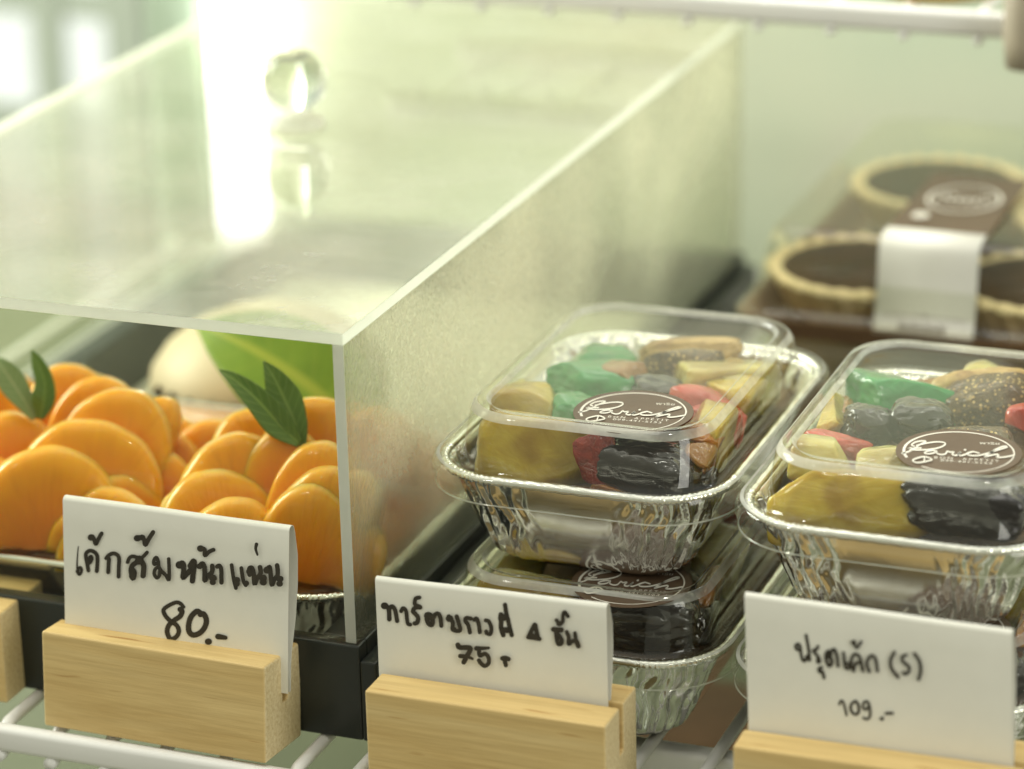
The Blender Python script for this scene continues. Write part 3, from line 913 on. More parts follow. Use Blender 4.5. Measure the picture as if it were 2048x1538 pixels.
sprig('leaf_sprig', aty(600, 885, 4.3), 'two narrow dark green leaves stuck in the mandarin cake near the front corner', [
    ([(600, 888, 4.2), (560, 850, 4.3), (515, 800, 4.5), (470, 760, 4.8), (438, 740, 5.1)], [.12, .42, .36, .2, .02], .35, 'leaf'),
    ([(606, 890, 4.3), (592, 850, 4.5), (570, 800, 4.8), (548, 755, 5.0), (527, 722, 5.2)], [.1, .36, .5, .3, .02], .25, 'leaf')])
sprig('leaf_sprig', aty(80, 830, 4.8), 'folded dark and pale leaves stuck in the mandarin cake at the left edge', [
    ([(80, 838, 4.8), (88, 800, 4.9), (90, 765, 5.1), (78, 730, 5.3), (63, 700, 5.5)], [.1, .34, .28, .2, .02], .5, 'leaf'),
    ([(70, 838, 4.8), (48, 800, 4.9), (25, 765, 5.1), (5, 735, 5.3), (-12, 715, 5.5)], [.1, .32, .42, .28, .02], .3, 'leafpale')])

# cream cake in a second foil cup, with a big leaf
cc = thing('cream_cake', (-11.6, 19.0, .62), 'cream coated domed cake behind the mandarin cakes, out of focus', 'cream cake')
rows = []
for rr, z in ((4.0, .62), (4.15, 2.0), (4.2, 3.0), (4.1, 3.6), (3.6, 4.3), (2.7, 5.0), (1.7, 5.45), (.8, 5.65), (.05, 5.7)):
    rows.append([(-11.6 + rr * math.cos(2 * math.pi * k / 60), 19.0 + rr * math.sin(2 * math.pi * k / 60), z) for k in range(60)])
v, f = loft(rows, True, True); mesh('dome', v, f, 'cream_cake', cc)
sp = []
for k in range(9):
    a = math.radians(226 + 12 * k)
    for j in range(2):
        aa = a + .07 * j; z = 3.0 + .25 * ((k * 3 + j) % 3)
        sp.append(tube_vf([(-11.6 + 4.2 * math.cos(aa), 19 + 4.2 * math.sin(aa), z), (-11.6 + 4.23 * math.cos(aa + .03), 19 + 4.23 * math.sin(aa + .03), z + .4)], .1, 8))
v, f = joinvf(sp); mesh('chocolate_drizzle', v, f, 'choc', cc)
bl = thing('mint_leaf', aty(640, 800, 11.6), 'large bright green leaf standing before the cream cake, out of focus', 'leaf')
v, f, A = leaf_vf([aty(728, 868, 10.6), aty(672, 815, 10.7), aty(600, 758, 11.0), aty(520, 706, 11.5), aty(450, 672, 12.0), aty(392, 648, 12.6)], [1.15, 1.7, 1.85, 1.5, .85, .05], .12, Vector((-fw[0] * .75, -fw[1] * .75, .45)).normalized())
o = mesh('blade', v, f, 'leafbright', bl, attr=A); md = o.modifiers.new('thick', 'SOLIDIFY'); md.thickness = .05 * S

# ================================================================== FRUIT CAKE PACKS
def lid(t, cx, cy_, zr, dz, hx, hy, oy, seed):
    """clear plastic lid: skirt, flange, channel, dome wall, ridge, recessed top. zr: rim height, dz: ridge height above the rim"""
    prof = [(-.20, -.58), (-.24, -.62), (-.25, -.56), (-.24, -.35), (-.30, -.22), (-.30, -.02), (-.22, .16), (-.08, .22), (.10, .20), (.24, .06), (.36, .0), (.46, .04), (.52, .20),
            (.58, .8), (.64, dz * .80), (.70, dz * .92), (.80, dz * .99), (.92, dz + .01), (1.02, dz), (1.10, dz - .05), (1.18, dz - .13), (1.32, dz - .15)]
    # refine the profile
    pr = smooth_path(prof, 3)
    rows = []
    for ins, z in pr:
        tz = max(0, min(1, (z) / dz)) if ins > .5 else 0
        r_ = max(.75, 2.15 - ins * .75)
        P, Nn, Wc = rrect(hx + .25 - ins, hy + .25 - ins - .50 * tz, r_, 18, 16)
        rows.append([(cx + p[0], cy_ + p[1] + oy * tz, zr + z) for p in P])
    v, f = loft(rows, False, True)
    npl = len(rows[0]); fm = []
    for i in range(len(rows) - 1):
        a_ = pr[i][0]
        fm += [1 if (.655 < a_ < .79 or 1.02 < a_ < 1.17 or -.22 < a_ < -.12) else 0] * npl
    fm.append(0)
    return mesh('lid', v, f, ['clear_lid', 'edge_shine'], t, fmat=fm)


def chunk(name, parent, p, size, rot, mt, seed, amp=.22, freq=.9, zmax=99, power=2.8, box=None):
    if mt in ('pine', 'pinelight'): power = 4.5; amp *= .6
    if mt in ('red', 'pink', 'amber'): power = 3.2
    rnd = random.Random(int(seed * 1000))
    cuts = []
    if mt in ('pine', 'pinelight', 'red', 'pink', 'peach', 'amber', 'green', 'fig'):
        for _ in range(7):
            nv = Vector((rnd.gauss(0, 1), rnd.gauss(0, 1), rnd.gauss(0, 1))).normalized(); cuts.append((nv, rnd.uniform(.62, .92)))
    fold = mt in ('prune', 'figskin')
    bm = bmesh.new(); bmesh.ops.create_icosphere(bm, subdivisions=5, radius=1.0)
    R_ = Matrix.Rotation(math.radians(rot[2]), 3, 'Z') @ Matrix.Rotation(math.radians(rot[1]), 3, 'Y') @ Matrix.Rotation(math.radians(rot[0]), 3, 'X')
    V = []
    for vv in bm.verts:
        c = vv.co.normalized()
        k = (abs(c.x) ** power + abs(c.y) ** power + abs(c.z) ** power) ** (-1 / power)
        q = c * k
        nz = mnoise.noise(Vector((q.x * freq * 1.6 + seed, q.y * freq * 1.6, q.z * freq * 1.6 - seed)))
        nz2 = mnoise.noise(Vector((q.x * 4 + seed, q.y * 4 + 3, q.z * 4)))
        nz3 = abs(mnoise.noise(Vector((q.x * 9 + seed, q.y * 9 + 3, q.z * 9))))
        if fold:
            cr = abs(mnoise.noise(Vector((q.x * 2.2 + seed, q.y * 2.6, q.z * 2.2)))) ; cr2 = abs(mnoise.noise(Vector((q.x * 5 + seed, q.y * 6, q.z * 5))))
            q = q * (1 + amp * .8 * nz - .07 * max(0, 1 - cr * 4) - .02 * max(0, 1 - cr2 * 4))
        else:
            for nv, dd in cuts:
                e_ = q.dot(nv) - dd
                if e_ > 0: q = q - nv * (e_ * .9)
            q = q * (1 + amp * .5 * nz + amp * .22 * nz2 - amp * .22 * nz3)
        q = Vector((q.x * size[0], q.y * size[1], q.z * size[2]))
        q = R_ @ q + Vector(p)
        V.append(q)
    # slide the whole piece in under the lid, then press the last of it softly against the plastic
    if zmax < 90:
        top = max(q.z for q in V); sh = Vector((0, 0, min(0, zmax + .10 - top)))
        if box:
            for ax in (0, 1):
                lo, hi = box[ax]; a_, b_ = min(q[ax] for q in V), max(q[ax] for q in V)
                if b_ - a_ < hi - lo:
                    sh[ax] = min(0, hi + .18 - b_) + max(0, lo - .18 - a_)
        for q in V:
            q += sh
            lim = zmax - .3
            if q.z > lim: q.z = lim + .3 * math.tanh((q.z - lim) / .3)
            if box:
                for ax in (0, 1):
                    lo, hi = box[ax]
                    if q[ax] > hi - .25: q[ax] = hi - .25 + .25 * math.tanh((q[ax] - hi + .25) / .25)
                    if q[ax] < lo + .25: q[ax] = lo + .25 - .25 * math.tanh((lo + .25 - q[ax]) / .25)
    F = [tuple(x.index for x in fc.verts) for fc in bm.faces]
    bm.free()
    return mesh(name, V, F, mt, parent)


# --- sticker, traced once on the lid of the upper left pack, in coordinates about its own centre
SC0 = atz(1130 + 1000 / 7.314, 770 + 378 / 7.314, 9.0)


def sticker(t, cx, cy_, z, ang, top):
    """round brown sticker with the cream script logo"""
    ca, sa = math.cos(ang), math.sin(ang)
    def put(dx, dy, h): return (cx + ca * dx - sa * dy, cy_ + sa * dx + ca * dy, z + h)
    R_ = 1.72
    rows = [[put(R_ * math.cos(2 * math.pi * k / 90), R_ * math.sin(2 * math.pi * k / 90), .0) for k in range(90)],
            [put(R_ * math.cos(2 * math.pi * k / 90), R_ * math.sin(2 * math.pi * k / 90), .012) for k in range(90)]]
    v, f = loft(rows, False, True)
    st = mesh('sticker', v, f, 'sticker', t, smooth=False)
    def px(a, b, h):
        q = atz(1130 + a / 7.314, 770 + b / 7.314, 9.0) - SC0
        return put(q.x, q.y, .012 + h)
    V, F = [], []
    ring = [(ang_ ) for ang_ in range(-128, 208, 4)]
    pts = []
    rot0 = math.atan2(.223, 1.678)
    def ringpt(d, r_): a = math.radians(d) + rot0; return put(r_ * math.cos(a), r_ * math.sin(a), .016)
    for i, d in enumerate(ring):
        wd = .035 + .035 * abs(math.sin(math.radians(d) * .5 + .4)) ** 2 if -128 < d else .03
        if d > 150: wd = .075
        V += [ringpt(d, 1.50 + wd * .5), ringpt(d, 1.50 - wd * .5)]
        if i: F.append((2 * i - 2, 2 * i - 1, 2 * i + 1, 2 * i))
    W1 = 17
    strokes = [(W1, [(200, 388), (290, 370), (390, 330), (500, 270), (590, 232), (540, 224), (440, 240), (372, 278), (405, 296)]),
               (W1, [(490, 322), (400, 325), (310, 332), (350, 318)]),
               (W1, [(440, 290), (580, 262), (720, 245), (830, 252), (842, 280), (760, 318), (620, 343), (460, 352), (330, 345)]),
               (W1, [(690, 370), (640, 362), (550, 375), (512, 397), (560, 407), (640, 396), (690, 370), (682, 400), (740, 420), (800, 410), (842, 375), (872, 388), (930, 384), (892, 420), (940, 433), (1000, 405), (1022, 385), (975, 420), (1010, 436), (1080, 418), (1130, 398), (1200, 385), (1270, 405)]),
               (W1, [(1200, 385), (1110, 412), (1130, 436), (1230, 440), (1330, 425), (1500, 380), (1692, 328), (1640, 320), (1520, 360), (1400, 420), (1330, 462), (1420, 440), (1520, 425), (1530, 442), (1500, 466), (1600, 465), (1750, 440)]),
               (20, [(1085, 366), (1098, 362)]),
               (W1, [(310, 500), (350, 480), (490, 452), (582, 490), (500, 515), (370, 532), (308, 512)]),
               (W1, [(490, 455), (468, 515)])]
    v2, f2 = pen(strokes, lambda a, b, h: px(a, b, .004 + h), .0)
    o_ = len(V); V += v2; F += [tuple(i + o_ for i in q) for q in f2]
    def txt(x0, y0, x1, y1, body, size, sp=1.0, shear=0.0):
        nonlocal V, F
        p0 = Vector(px(x0, y0, .004)); p1 = Vector(px(x1, y1, .004))
        ex = (p1 - p0).normalized(); ey = Vector((-ex.y, ex.x, 0)); L = (p1 - p0).length
        tv, tf = text_mesh(body, size, lambda a, b: (a, b, 0), False, sp)
        if not tv: return
        mxx = max(q[0] for q in tv); k_ = L / mxx
        o2 = len(V); V += [tuple(p0 + ex * (q[0] * k_) + ey * (q[1] + 0)) for q in tv]; F += [tuple(i + o2 for i in q) for q in tf]
    txt(618, 462, 1510, 520, 'BON  APPÉTIT', .22, 1.5)
    txt(690, 500, 1400, 552, '\u260e 099-441-5153' if False else '0099-441-5153'[1:], .19, 1.1)
    txt(1322, 275, 1600, 288, 'พาริช', .24, 1.0)
    mesh('print', V, F, 'cream_print', st, smooth=False)
    return st


TH, DZ = 2.95, 1.63


def pack(cx, cy_, z0, label, pieces, clabel, seed, stk_ang=0.0, so=(1.42, -4.2)):
    t = thing('cake_pack', (cx, cy_, z0), label, 'cake pack', 'foil packs of fruit cake')
    foil_tray(t, cx, cy_, z0, TH, 4.1, 6.15, seed)
    lid(t, cx, cy_, z0 + TH, DZ, 4.1, 6.15, -.05, seed)
    sticker(t, cx + so[0], cy_ + so[1], z0 + TH + DZ - .138, stk_ang, True)
    c = thing('fruit_cake', (cx, cy_, z0 + .1), clabel, 'fruit cake', 'fruit cakes inside the foil packs')
    rows = []
    for ins, z in ((1.5, .1), (1.25, .3), (.75, 1.4), (.5, 2.0), (.55, 2.25), (.8, 2.4), (1.3, 2.45)):
        P, _, _ = rrect(4.1 - ins, 6.15 - ins, 1.5, 12, 12)
        rows.append([(cx + p[0], cy_ + p[1], z0 + z + .04 * mnoise.noise((p[0] * 2, p[1] * 2, z))) for p in P])
    v, f = loft(rows, True, True); mesh('crumb', v, f, 'sponge', c)
    for i, (nm, p, size, rot, mt, amp) in enumerate(pieces):
        chunk(nm, c, p, size, rot, mt, seed * 7 + i * 1.37, amp, zmax=z0 + TH + DZ - .2, box=((cx - 3.62, cx + 3.62), (cy_ - 5.45, cy_ + 5.3)))
    return t


def PZ(x, y, Y): return aty(x, y, Y)


T_C = (5.5, 8.75, 4.52); B_C = (5.7, 7.6, 0.02); R_C = (14.85, 8.05, 4.52); RB_C = (14.95, 7.4, 0.02)
tp = [('pineapple_piece', PZ(1068, 880, 4.0), (1.75, .8, 1.25), (-14, 4, 12), 'pine', .12),
      ('pineapple_piece', atz(1050, 815, 8.15), (1.2, .7, .9), (-20, 0, 20), 'pine', .2),
      ('red_fruit_piece', PZ(1197, 912, 3.7), (.62, .5, .95), (0, -15, 10), 'red', .2),
      ('prune', PZ(1290, 940, 3.9), (1.5, .95, .72), (5, 8, 8), 'prune', .16),
      ('prune', PZ(1395, 945, 5.2), (.75, .9, .5), (0, 10, 30), 'prune', .2),
      ('peel_strip', PZ(1320, 908, 4.4), (1.05, .5, .2), (8, 16, 0), 'peach', .25),
      ('peel_strip', PZ(1215, 985, 3.3), (.55, .25, .16), (0, 12, 0), 'amber', .3),
      ('green_fruit_piece', atz(1185, 770, 8.1), (1.7, 1.2, .8), (0, 5, 15), 'green', .15),
      ('green_fruit_piece', atz(1150, 830, 8.0), (.8, 1.0, .6), (0, 5, 30), 'green', .15),
      ('peach_piece', atz(1240, 762, 8.25), (1.15, .8, .7), (-10, -12, 18), 'peach', .14),
      ('fig_flesh', atz(1375, 735, 8.3), (1.45, .5, .62), (-28, -10, 12), 'fig', .2),
      ('fig_skin', atz(1382, 700, 8.45), (1.65, .45, .5), (-25, -8, 12), 'figskin', .16),
      ('prune', atz(1320, 790, 8.1), (.9, .7, .55), (0, 10, 10), 'prune', .2),
      ('pink_fruit_piece', atz(1425, 815, 8.2), (1.35, .8, .75), (-10, 18, -10), 'pink', .22),
      ('pink_fruit_piece', atz(1480, 850, 8.05), (.9, .6, .6), (0, 25, 0), 'pink', .2),
      ('pineapple_piece', atz(1515, 770, 8.05), (1.7, 1.2, .8), (-15, 8, 30), 'pinelight', .15),
      ('pineapple_piece', atz(1555, 800, 7.95), (1.0, 1.6, .8), (0, 15, 15), 'pine', .18),
      ('peel_strip', PZ(1450, 880, 5.6), (.8, .5, .38), (0, 20, 30), 'amber', .25),
      ('peel_strip', PZ(1410, 905, 4.9), (.5, .7, .25), (0, 30, 0), 'peach', .2),
      ('pineapple_piece', (8.7, 6.4, 7.9), (.75, 1.5, .8), (0, 5, 8), 'pine', .2), ('peel_strip', (8.6, 4.9, 7.7), (.5, .8, .6), (0, 10, 0), 'amber', .2), ('pineapple_piece', (8.3, 10.6, 8.0), (1.0, 1.5, .7), (0, 0, 0), 'pinelight', .2),
      ('pineapple_piece', (2.5, 7.0, 7.8), (.7, 1.5, .7), (0, 0, 0), 'pinelight', .2), ('green_fruit_piece', (3.4, 11.0, 7.8), (1.3, 1.2, .7), (0, 0, 0), 'green', .2), ('peach_piece', (5.8, 12.2, 7.8), (1.4, .9, .7), (0, 0, 0), 'peach', .2)]
rp = [('pineapple_piece', PZ(1692, 985, 3.4), (2.45, .9, 1.15), (-12, -10, 6), 'pine', .16),
      ('pineapple_piece', atz(1645, 920, 8.15), (1.0, .7, .7), (-20, 0, 0), 'pinelight', .2),
      ('red_fruit_piece', atz(1668, 895, 8.0), (1.1, .6, .4), (0, 10, 0), 'pink', .2),
      ('red_fruit_piece', PZ(1855, 1003, 3.4), (.62, .5, .5), (0, -20, 10), 'red', .25),
      ('prune', PZ(1965, 1015, 3.2), (1.85, 1.0, .85), (5, 2, 0), 'prune', .16),
      ('prune', atz(1735, 850, 8.2), (.75, .65, .62), (0, 10, 10), 'prune', .2),
      ('prune', atz(1840, 845, 8.2), (.95, .8, .7), (0, 5, 10), 'prune', .2),
      ('green_fruit_piece', atz(1800, 800, 8.0), (2.0, 1.2, .9), (0, 4, 10), 'green', .14),
      ('peel_strip', atz(1655, 840, 8.0), (.5, 1.3, .6), (0, 0, 10), 'pine', .2),
      ('fig_flesh', atz(1985, 800, 8.2), (1.5, .6, 1.0), (-35, -8, 12), 'fig', .2),
      ('fig_skin', atz(1965, 775, 8.35), (1.65, .5, 1.0), (-32, -12, 14), 'figskin', .16),
      ('cherry', atz(2050, 840, 8.3), (.55, .55, .5), (0, 0, 0), 'pink', .08),
      ('peel_strip', PZ(1950, 968, 4.4), (1.1, .5, .2), (8, -6, 0), 'amber', .25),
      ('fig_flesh', atz(1940, 880, 8.1), (1.2, .8, .5), (0, 0, 0), 'fig', .2),
      ('pineapple_piece', atz(2010, 760, 8.0), (1.2, 1.0, .7), (0, 0, 0), 'pinelight', .2),
      ('pineapple_piece', atz(1760, 935, 8.2), (.9, .8, .5), (0, 0, 0), 'pinelight', .2),
      ('pineapple_piece', (11.5, 6.4, 7.6), (.6, 1.4, .7), (0, 0, 0), 'pine', .2), ('peel_strip', (11.5, 9.2, 7.6), (.6, 1.3, .7), (0, 0, 0), 'amber', .2), ('peach_piece', (14.6, 12.0, 7.8), (1.6, .9, .7), (0, 0, 0), 'peach', .2)]
def lowp(cx, cy_, z0): return [
      ('pineapple_piece', (cx - 1.9, cy_ - 4.1, z0 + 3.5), (1.7, .9, .85), (-8, 0, 5), 'pine', .14),
      ('red_fruit_piece', (cx + .2, cy_ - 4.4, z0 + 3.3), (.6, .5, .6), (0, -15, 10), 'red', .2),
      ('prune', (cx + 1.9, cy_ - 4.0, z0 + 3.35), (1.5, 1.1, .85), (0, 0, 0), 'prune', .14),
      ('peel_strip', (cx + 3.05, cy_ - 2.3, z0 + 3.5), (.35, 1.0, .75), (0, 10, 0), 'amber', .2),
      ('pineapple_piece', (cx + 2.6, cy_ + .2, z0 + 3.4), (.9, 1.6, .8), (0, 0, 0), 'pine', .15),
      ('green_fruit_piece', (cx - 1.5, cy_ + .6, z0 + 3.4), (1.6, 1.6, .7), (0, 0, 0), 'green', .15),
      ('fig_flesh', (cx + .6, cy_ + 1.0, z0 + 3.4), (1.2, .9, .7), (0, 0, 0), 'fig', .2),
      ('pink_fruit_piece', (cx + 2.5, cy_ + 3.2, z0 + 3.3), (1.0, 1.0, .7), (0, 0, 0), 'pink', .2), ('pineapple_piece', (cx - 2.9, cy_ - 1.6, z0 + 3.3), (.7, 1.6, .7), (0, 0, 0), 'pinelight', .2), ('prune', (cx + 2.9, cy_ - 3.2, z0 + 3.0), (.8, 1.1, .6), (0, 0, 0), 'prune', .15)]


pack(*B_C, 'lower foil cake pack of the left stack, behind the brown tart price card', lowp(*B_C), 'dark topped fruit cake in the lower pack of the left stack', 3, .0)
pack(*T_C, 'foil cake pack on top of the left stack, its round brown sticker sharp', tp, 'fruit cake with fig half and pineapple in the upper left pack', 11, 0.0, (SC0.x - T_C[0], SC0.y - T_C[1]))
pack(*RB_C, 'lower foil cake pack of the right stack, hidden behind the 109 card', lowp(*RB_C), 'fruit cake in the lower pack of the right stack', 23, .1)
rs = atz(1440 + 1225 / 2.564, 640 + 672 / 2.564, 9.0)
pack(*R_C, 'foil cake pack on top of the right stack, cut by the frame edge', rp, 'fruit cake with green fruit and two prunes in the upper right pack', 31, .03, (rs.x - R_C[0], rs.y - R_C[1]))

# ================================================================== TART PACKS
def tart(c, r, z0, label, top='choc'):
    t = thing('chocolate_tart', (c[0], c[1], z0), label, 'tart', 'chocolate tarts in the clamshell')
    n = 120; rows = []
    for rr, z in ((.72, 0), (.76, .1), (.93, 1.25), (1.0, 1.40), (.99, 1.56), (.94, 1.66), (.88, 1.62), (.85, 1.40)):
        row = []
        for k in range(n):
            a = 2 * math.pi * k / n
            d = 1 + .034 * math.cos(a * 24) * (1 if z > .05 else .3) * (.2 if rr < .88 and z > .5 else 1)
            row.append((c[0] + r * rr * d * math.cos(a), c[1] + r * rr * d * math.sin(a), z0 + z + (.07 * math.cos(a * 24) if z > 1.45 else 0)))
        rows.append(row)
    v, f = loft(rows, True, False); mesh('crust', v, f, 'crust', t)
    rows = []
    for rr, z in ((.89, 1.46), (.85, 1.58), (.6, 1.66), (.3, 1.70), (.01, 1.71)):
        rows.append([(c[0] + r * rr * math.cos(2 * math.pi * k / n), c[1] + r * rr * math.sin(2 * math.pi * k / n), z0 + z + .06 * mnoise.noise((rr * 9 * math.cos(k * .05236), rr * 9 * math.sin(k * .05236), c[0]))) for k in range(n)])
    v, f = loft(rows, False, True); mesh('filling', v, f, top, t)


bx, by = 10.35, 33.0
cl = thing('tart_clamshell', (bx, by, 4.2), 'clear clamshell of chocolate tarts with a brown and white band, back right', 'clamshell box')
hx_, hy_ = 6.5, 8.3
rows = []
for ins, z in smooth_path([(-.22, 5.16), (-.34, 5.2), (-.3, 5.32), (.0, 5.3), (.15, 5.4), (.55, 7.3), (.75, 7.9), (1.0, 8.1), (1.4, 8.12), (1.8, 8.1)], 3):
    P, _, _ = rrect(hx_ - ins, hy_ - ins, 1.0, 12, 12); rows.append([(bx + p[0], by + p[1], z) for p in P])
v, f = loft(rows, False, True); mesh('lid', v, f, 'tart_lid', cl)
rows = []
for ins, z in ((.5, 4.25), (.3, 4.4), (.02, 5.0), (-.1, 5.12), (-.3, 5.14)):
    P, _, _ = rrect(hx_ - ins, hy_ - ins, 1.0, 12, 12); rows.append([(bx + p[0], by + p[1], z) for p in P])
v, f = loft(rows, True, False); mesh('tray', v, f, 'kraft', cl)
# band: brown on the lid, white flap hanging over the front
x0, x1 = 8.55, 12.05
yb0 = by - hy_ + .62
prof = [(yb0 + 8.0, 8.17), (yb0 + 4.5, 8.19), (yb0 + 1.3, 8.19), (yb0 + .55, 8.17)]
v = []; f = []
for i, (y_, z_) in enumerate(prof):
    v += [(x0, y_, z_), (x1, y_, z_)]
    if i: f.append((2 * i - 2, 2 * i - 1, 2 * i + 1, 2 * i))
bd = mesh('brown_band', v, f, 'sticker', cl, smooth=False)
md = bd.modifiers.new('thick', 'SOLIDIFY'); md.thickness = .03 * S; md.offset = 1
V, F = [], []
def ring_at(cx, cy_, z, ra, rb, w_, a0=0, a1=360):
    o = len(V)
    ks = list(range(a0, a1 + 1, 6))
    for i, d in enumerate(ks):
        a = math.radians(d)
        V.append((cx + (ra + w_) * math.cos(a), cy_ + (rb + w_) * math.sin(a), z)); V.append((cx + (ra - w_) * math.cos(a), cy_ + (rb - w_) * math.sin(a), z))
        if i: F.append((o + 2 * i - 2, o + 2 * i - 1, o + 2 * i + 1, o + 2 * i))
ring_at(10.35, yb0 + 4.9, 8.235, 1.25, 1.55, .06)
for k_, (px_, py_) in enumerate(((-.8, .1), (-.55, .35), (-.3, 0), (0, .05), (.3, 0), (.6, .05), (.85, .35))):
    ring_at(10.35 + px_, yb0 + 4.7 + py_, 8.237 + .002 * k_, .16, .32, .035, 20, 320)
ring_at(9.35, yb0 + 2.6, 8.25, .18, .25, .12)
mesh('print', V, F, 'cream_print', bd, smooth=False)
prof = [(yb0 + 1.1, 8.215), (yb0 + .45, 8.19), (yb0 + .08, 8.02), (yb0 - .08, 7.6), (yb0 - .22, 6.6), (yb0 - .42, 5.6), (yb0 - .75, 5.0)]
pp = smooth_path(prof, 4); v = []; f = []
for i, (y_, z_) in enumerate(pp):
    v += [(x0 + .02, y_, z_), (x1 - .02, y_, z_)]
    if i: f.append((2 * i - 2, 2 * i - 1, 2 * i + 1, 2 * i))
wf = mesh('white_flap', v, f, 'paper', cl); md = wf.modifiers.new('thick', 'SOLIDIFY'); md.thickness = .03 * S; md.offset = 1
sp = []
def flap_pt(u, z_):
    yy = yb0 - .42 - (5.6 - z_) / .6 * .33 if z_ < 5.6 else yb0 - .42 + (z_ - 5.6) * .2
    return Vector((u, yy - .06, z_))
for k_ in range(11):
    u = 9.45 + .155 * k_
    sp.append(tube_vf([flap_pt(u, 5.17 + .05 * (k_ % 2)), flap_pt(u + .07, 5.3), flap_pt(u + .02, 5.42 - .04 * (k_ % 3))], .034, 6))
sp.append(tube_vf([flap_pt(8.8, 5.62), flap_pt(11.8, 5.62)], .012, 6)); sp.append(tube_vf([flap_pt(10.3, 5.66), flap_pt(10.36, 5.66)], .05, 6))
v, f = joinvf(sp); mesh('lettering', v, f, 'sticker', wf)
tart((7.25, 28.4), 3.35, 4.5, 'near left chocolate tart with pale crimped crust in the clamshell')
tart((13.75, 28.4), 3.35, 4.5, 'chocolate tart to the right of the white band, cut by the frame')
tart((7.9, 37.0), 3.3, 5.1, 'far left chocolate tart behind the brown band in the clamshell')
tart((14.1, 36.6), 3.2, 4.5, 'far right chocolate tart in the clamshell, a blurred dark disc')
# second pack below
lo = thing('lower_tart_pack', (bx + .1, by + .1, .02), 'lower dark brown tart pack beneath the clear clamshell', 'tart pack')
rows = []
for ins, z in ((.8, .02), (.5, .3), (.1, 2.6), (-.2, 2.7)):
    P, _, _ = rrect(hx_ - ins, hy_ - ins, 1.0, 12, 12); rows.append([(bx + .1 + p[0], by + .1 + p[1], z) for p in P])
v, f = loft(rows, True, True); mesh('tray', v, f, 'kraft', lo)
rows = []
for ins, z in smooth_path([(-.25, 2.72), (.1, 2.8), (.3, 3.9), (.7, 4.12), (1.2, 4.15)], 3):
    P, _, _ = rrect(hx_ - ins, hy_ - ins, 1.0, 12, 12); rows.append([(bx + .1 + p[0], by + .1 + p[1], z) for p in P])
v, f = loft(rows, False, True); mesh('lid', v, f, 'tart_lid', lo)

# ================================================================== WOOD HOLDERS AND PRICE CARDS
def holder(p, wdt, dep, hgt, rz, rx, label, slot=1.15, ry=0.0):
    """grooved block; p: bottom front left corner"""
    sl, sd = .30, 1.45
    prof = [(0, 0), (dep, 0), (dep, hgt), (slot + sl, hgt), (slot + sl, hgt - sd), (slot, hgt - sd), (slot, hgt), (0, hgt)]
    Rm_ = Matrix.Rotation(math.radians(rz), 3, 'Z') @ Matrix.Rotation(math.radians(ry), 3, 'Y') @ Matrix.Rotation(math.radians(-rx), 3, 'X')
    V = []
    for x in (0, wdt):
        for (y_, z_) in prof:
            q = Rm_ @ Vector((x, y_, z_)); V.append(Vector(p) + q)
    n = len(prof); F = [tuple(range(n)), tuple(range(2 * n - 1, n - 1, -1))]
    F = [tuple(range(n - 1, -1, -1)), tuple(range(n, 2 * n))]
    for k in range(n):
        F.append((k, (k + 1) % n, n + (k + 1) % n, n + k))
    F = [fc[::-1] for fc in F]
    o = mesh('card_holder', V, F, 'wood', base=Vector(p) + Rm_ @ Vector((wdt / 2, dep / 2, 0)), smooth=True, bevel=.07, bseg=3)
    bm = bmesh.new(); bm.from_mesh(o.data); bmesh.ops.recalc_face_normals(bm, faces=bm.faces); bm.to_mesh(o.data); bm.free()
    o.data.polygons.foreach_set('use_smooth', [False] * len(o.data.polygons))
    tag(o, label, 'card holder', 'wooden price card holders')
    return Rm_


holder((-9.05, -2.3, .12), 7.2, 2.3, 2.92, -1.5, 5, 'wooden holder with the 80 card before the black base')
holder((1.32, -2.5, .02), 7.05, 2.6, 2.9, 0, 0, 'wooden holder with the 75 card, middle of the shelf edge', 1.2)
holder((11.95, -2.5, .02), 7.6, 2.6, 2.9, 1.0, 0, 'wooden holder with the 109 card at the lower right', 1.05)
holder((-17.95, -1.2, .02), 7.05, 2.6, 2.9, 0, 0, 'wooden holder cut by the left frame edge, no card in view')


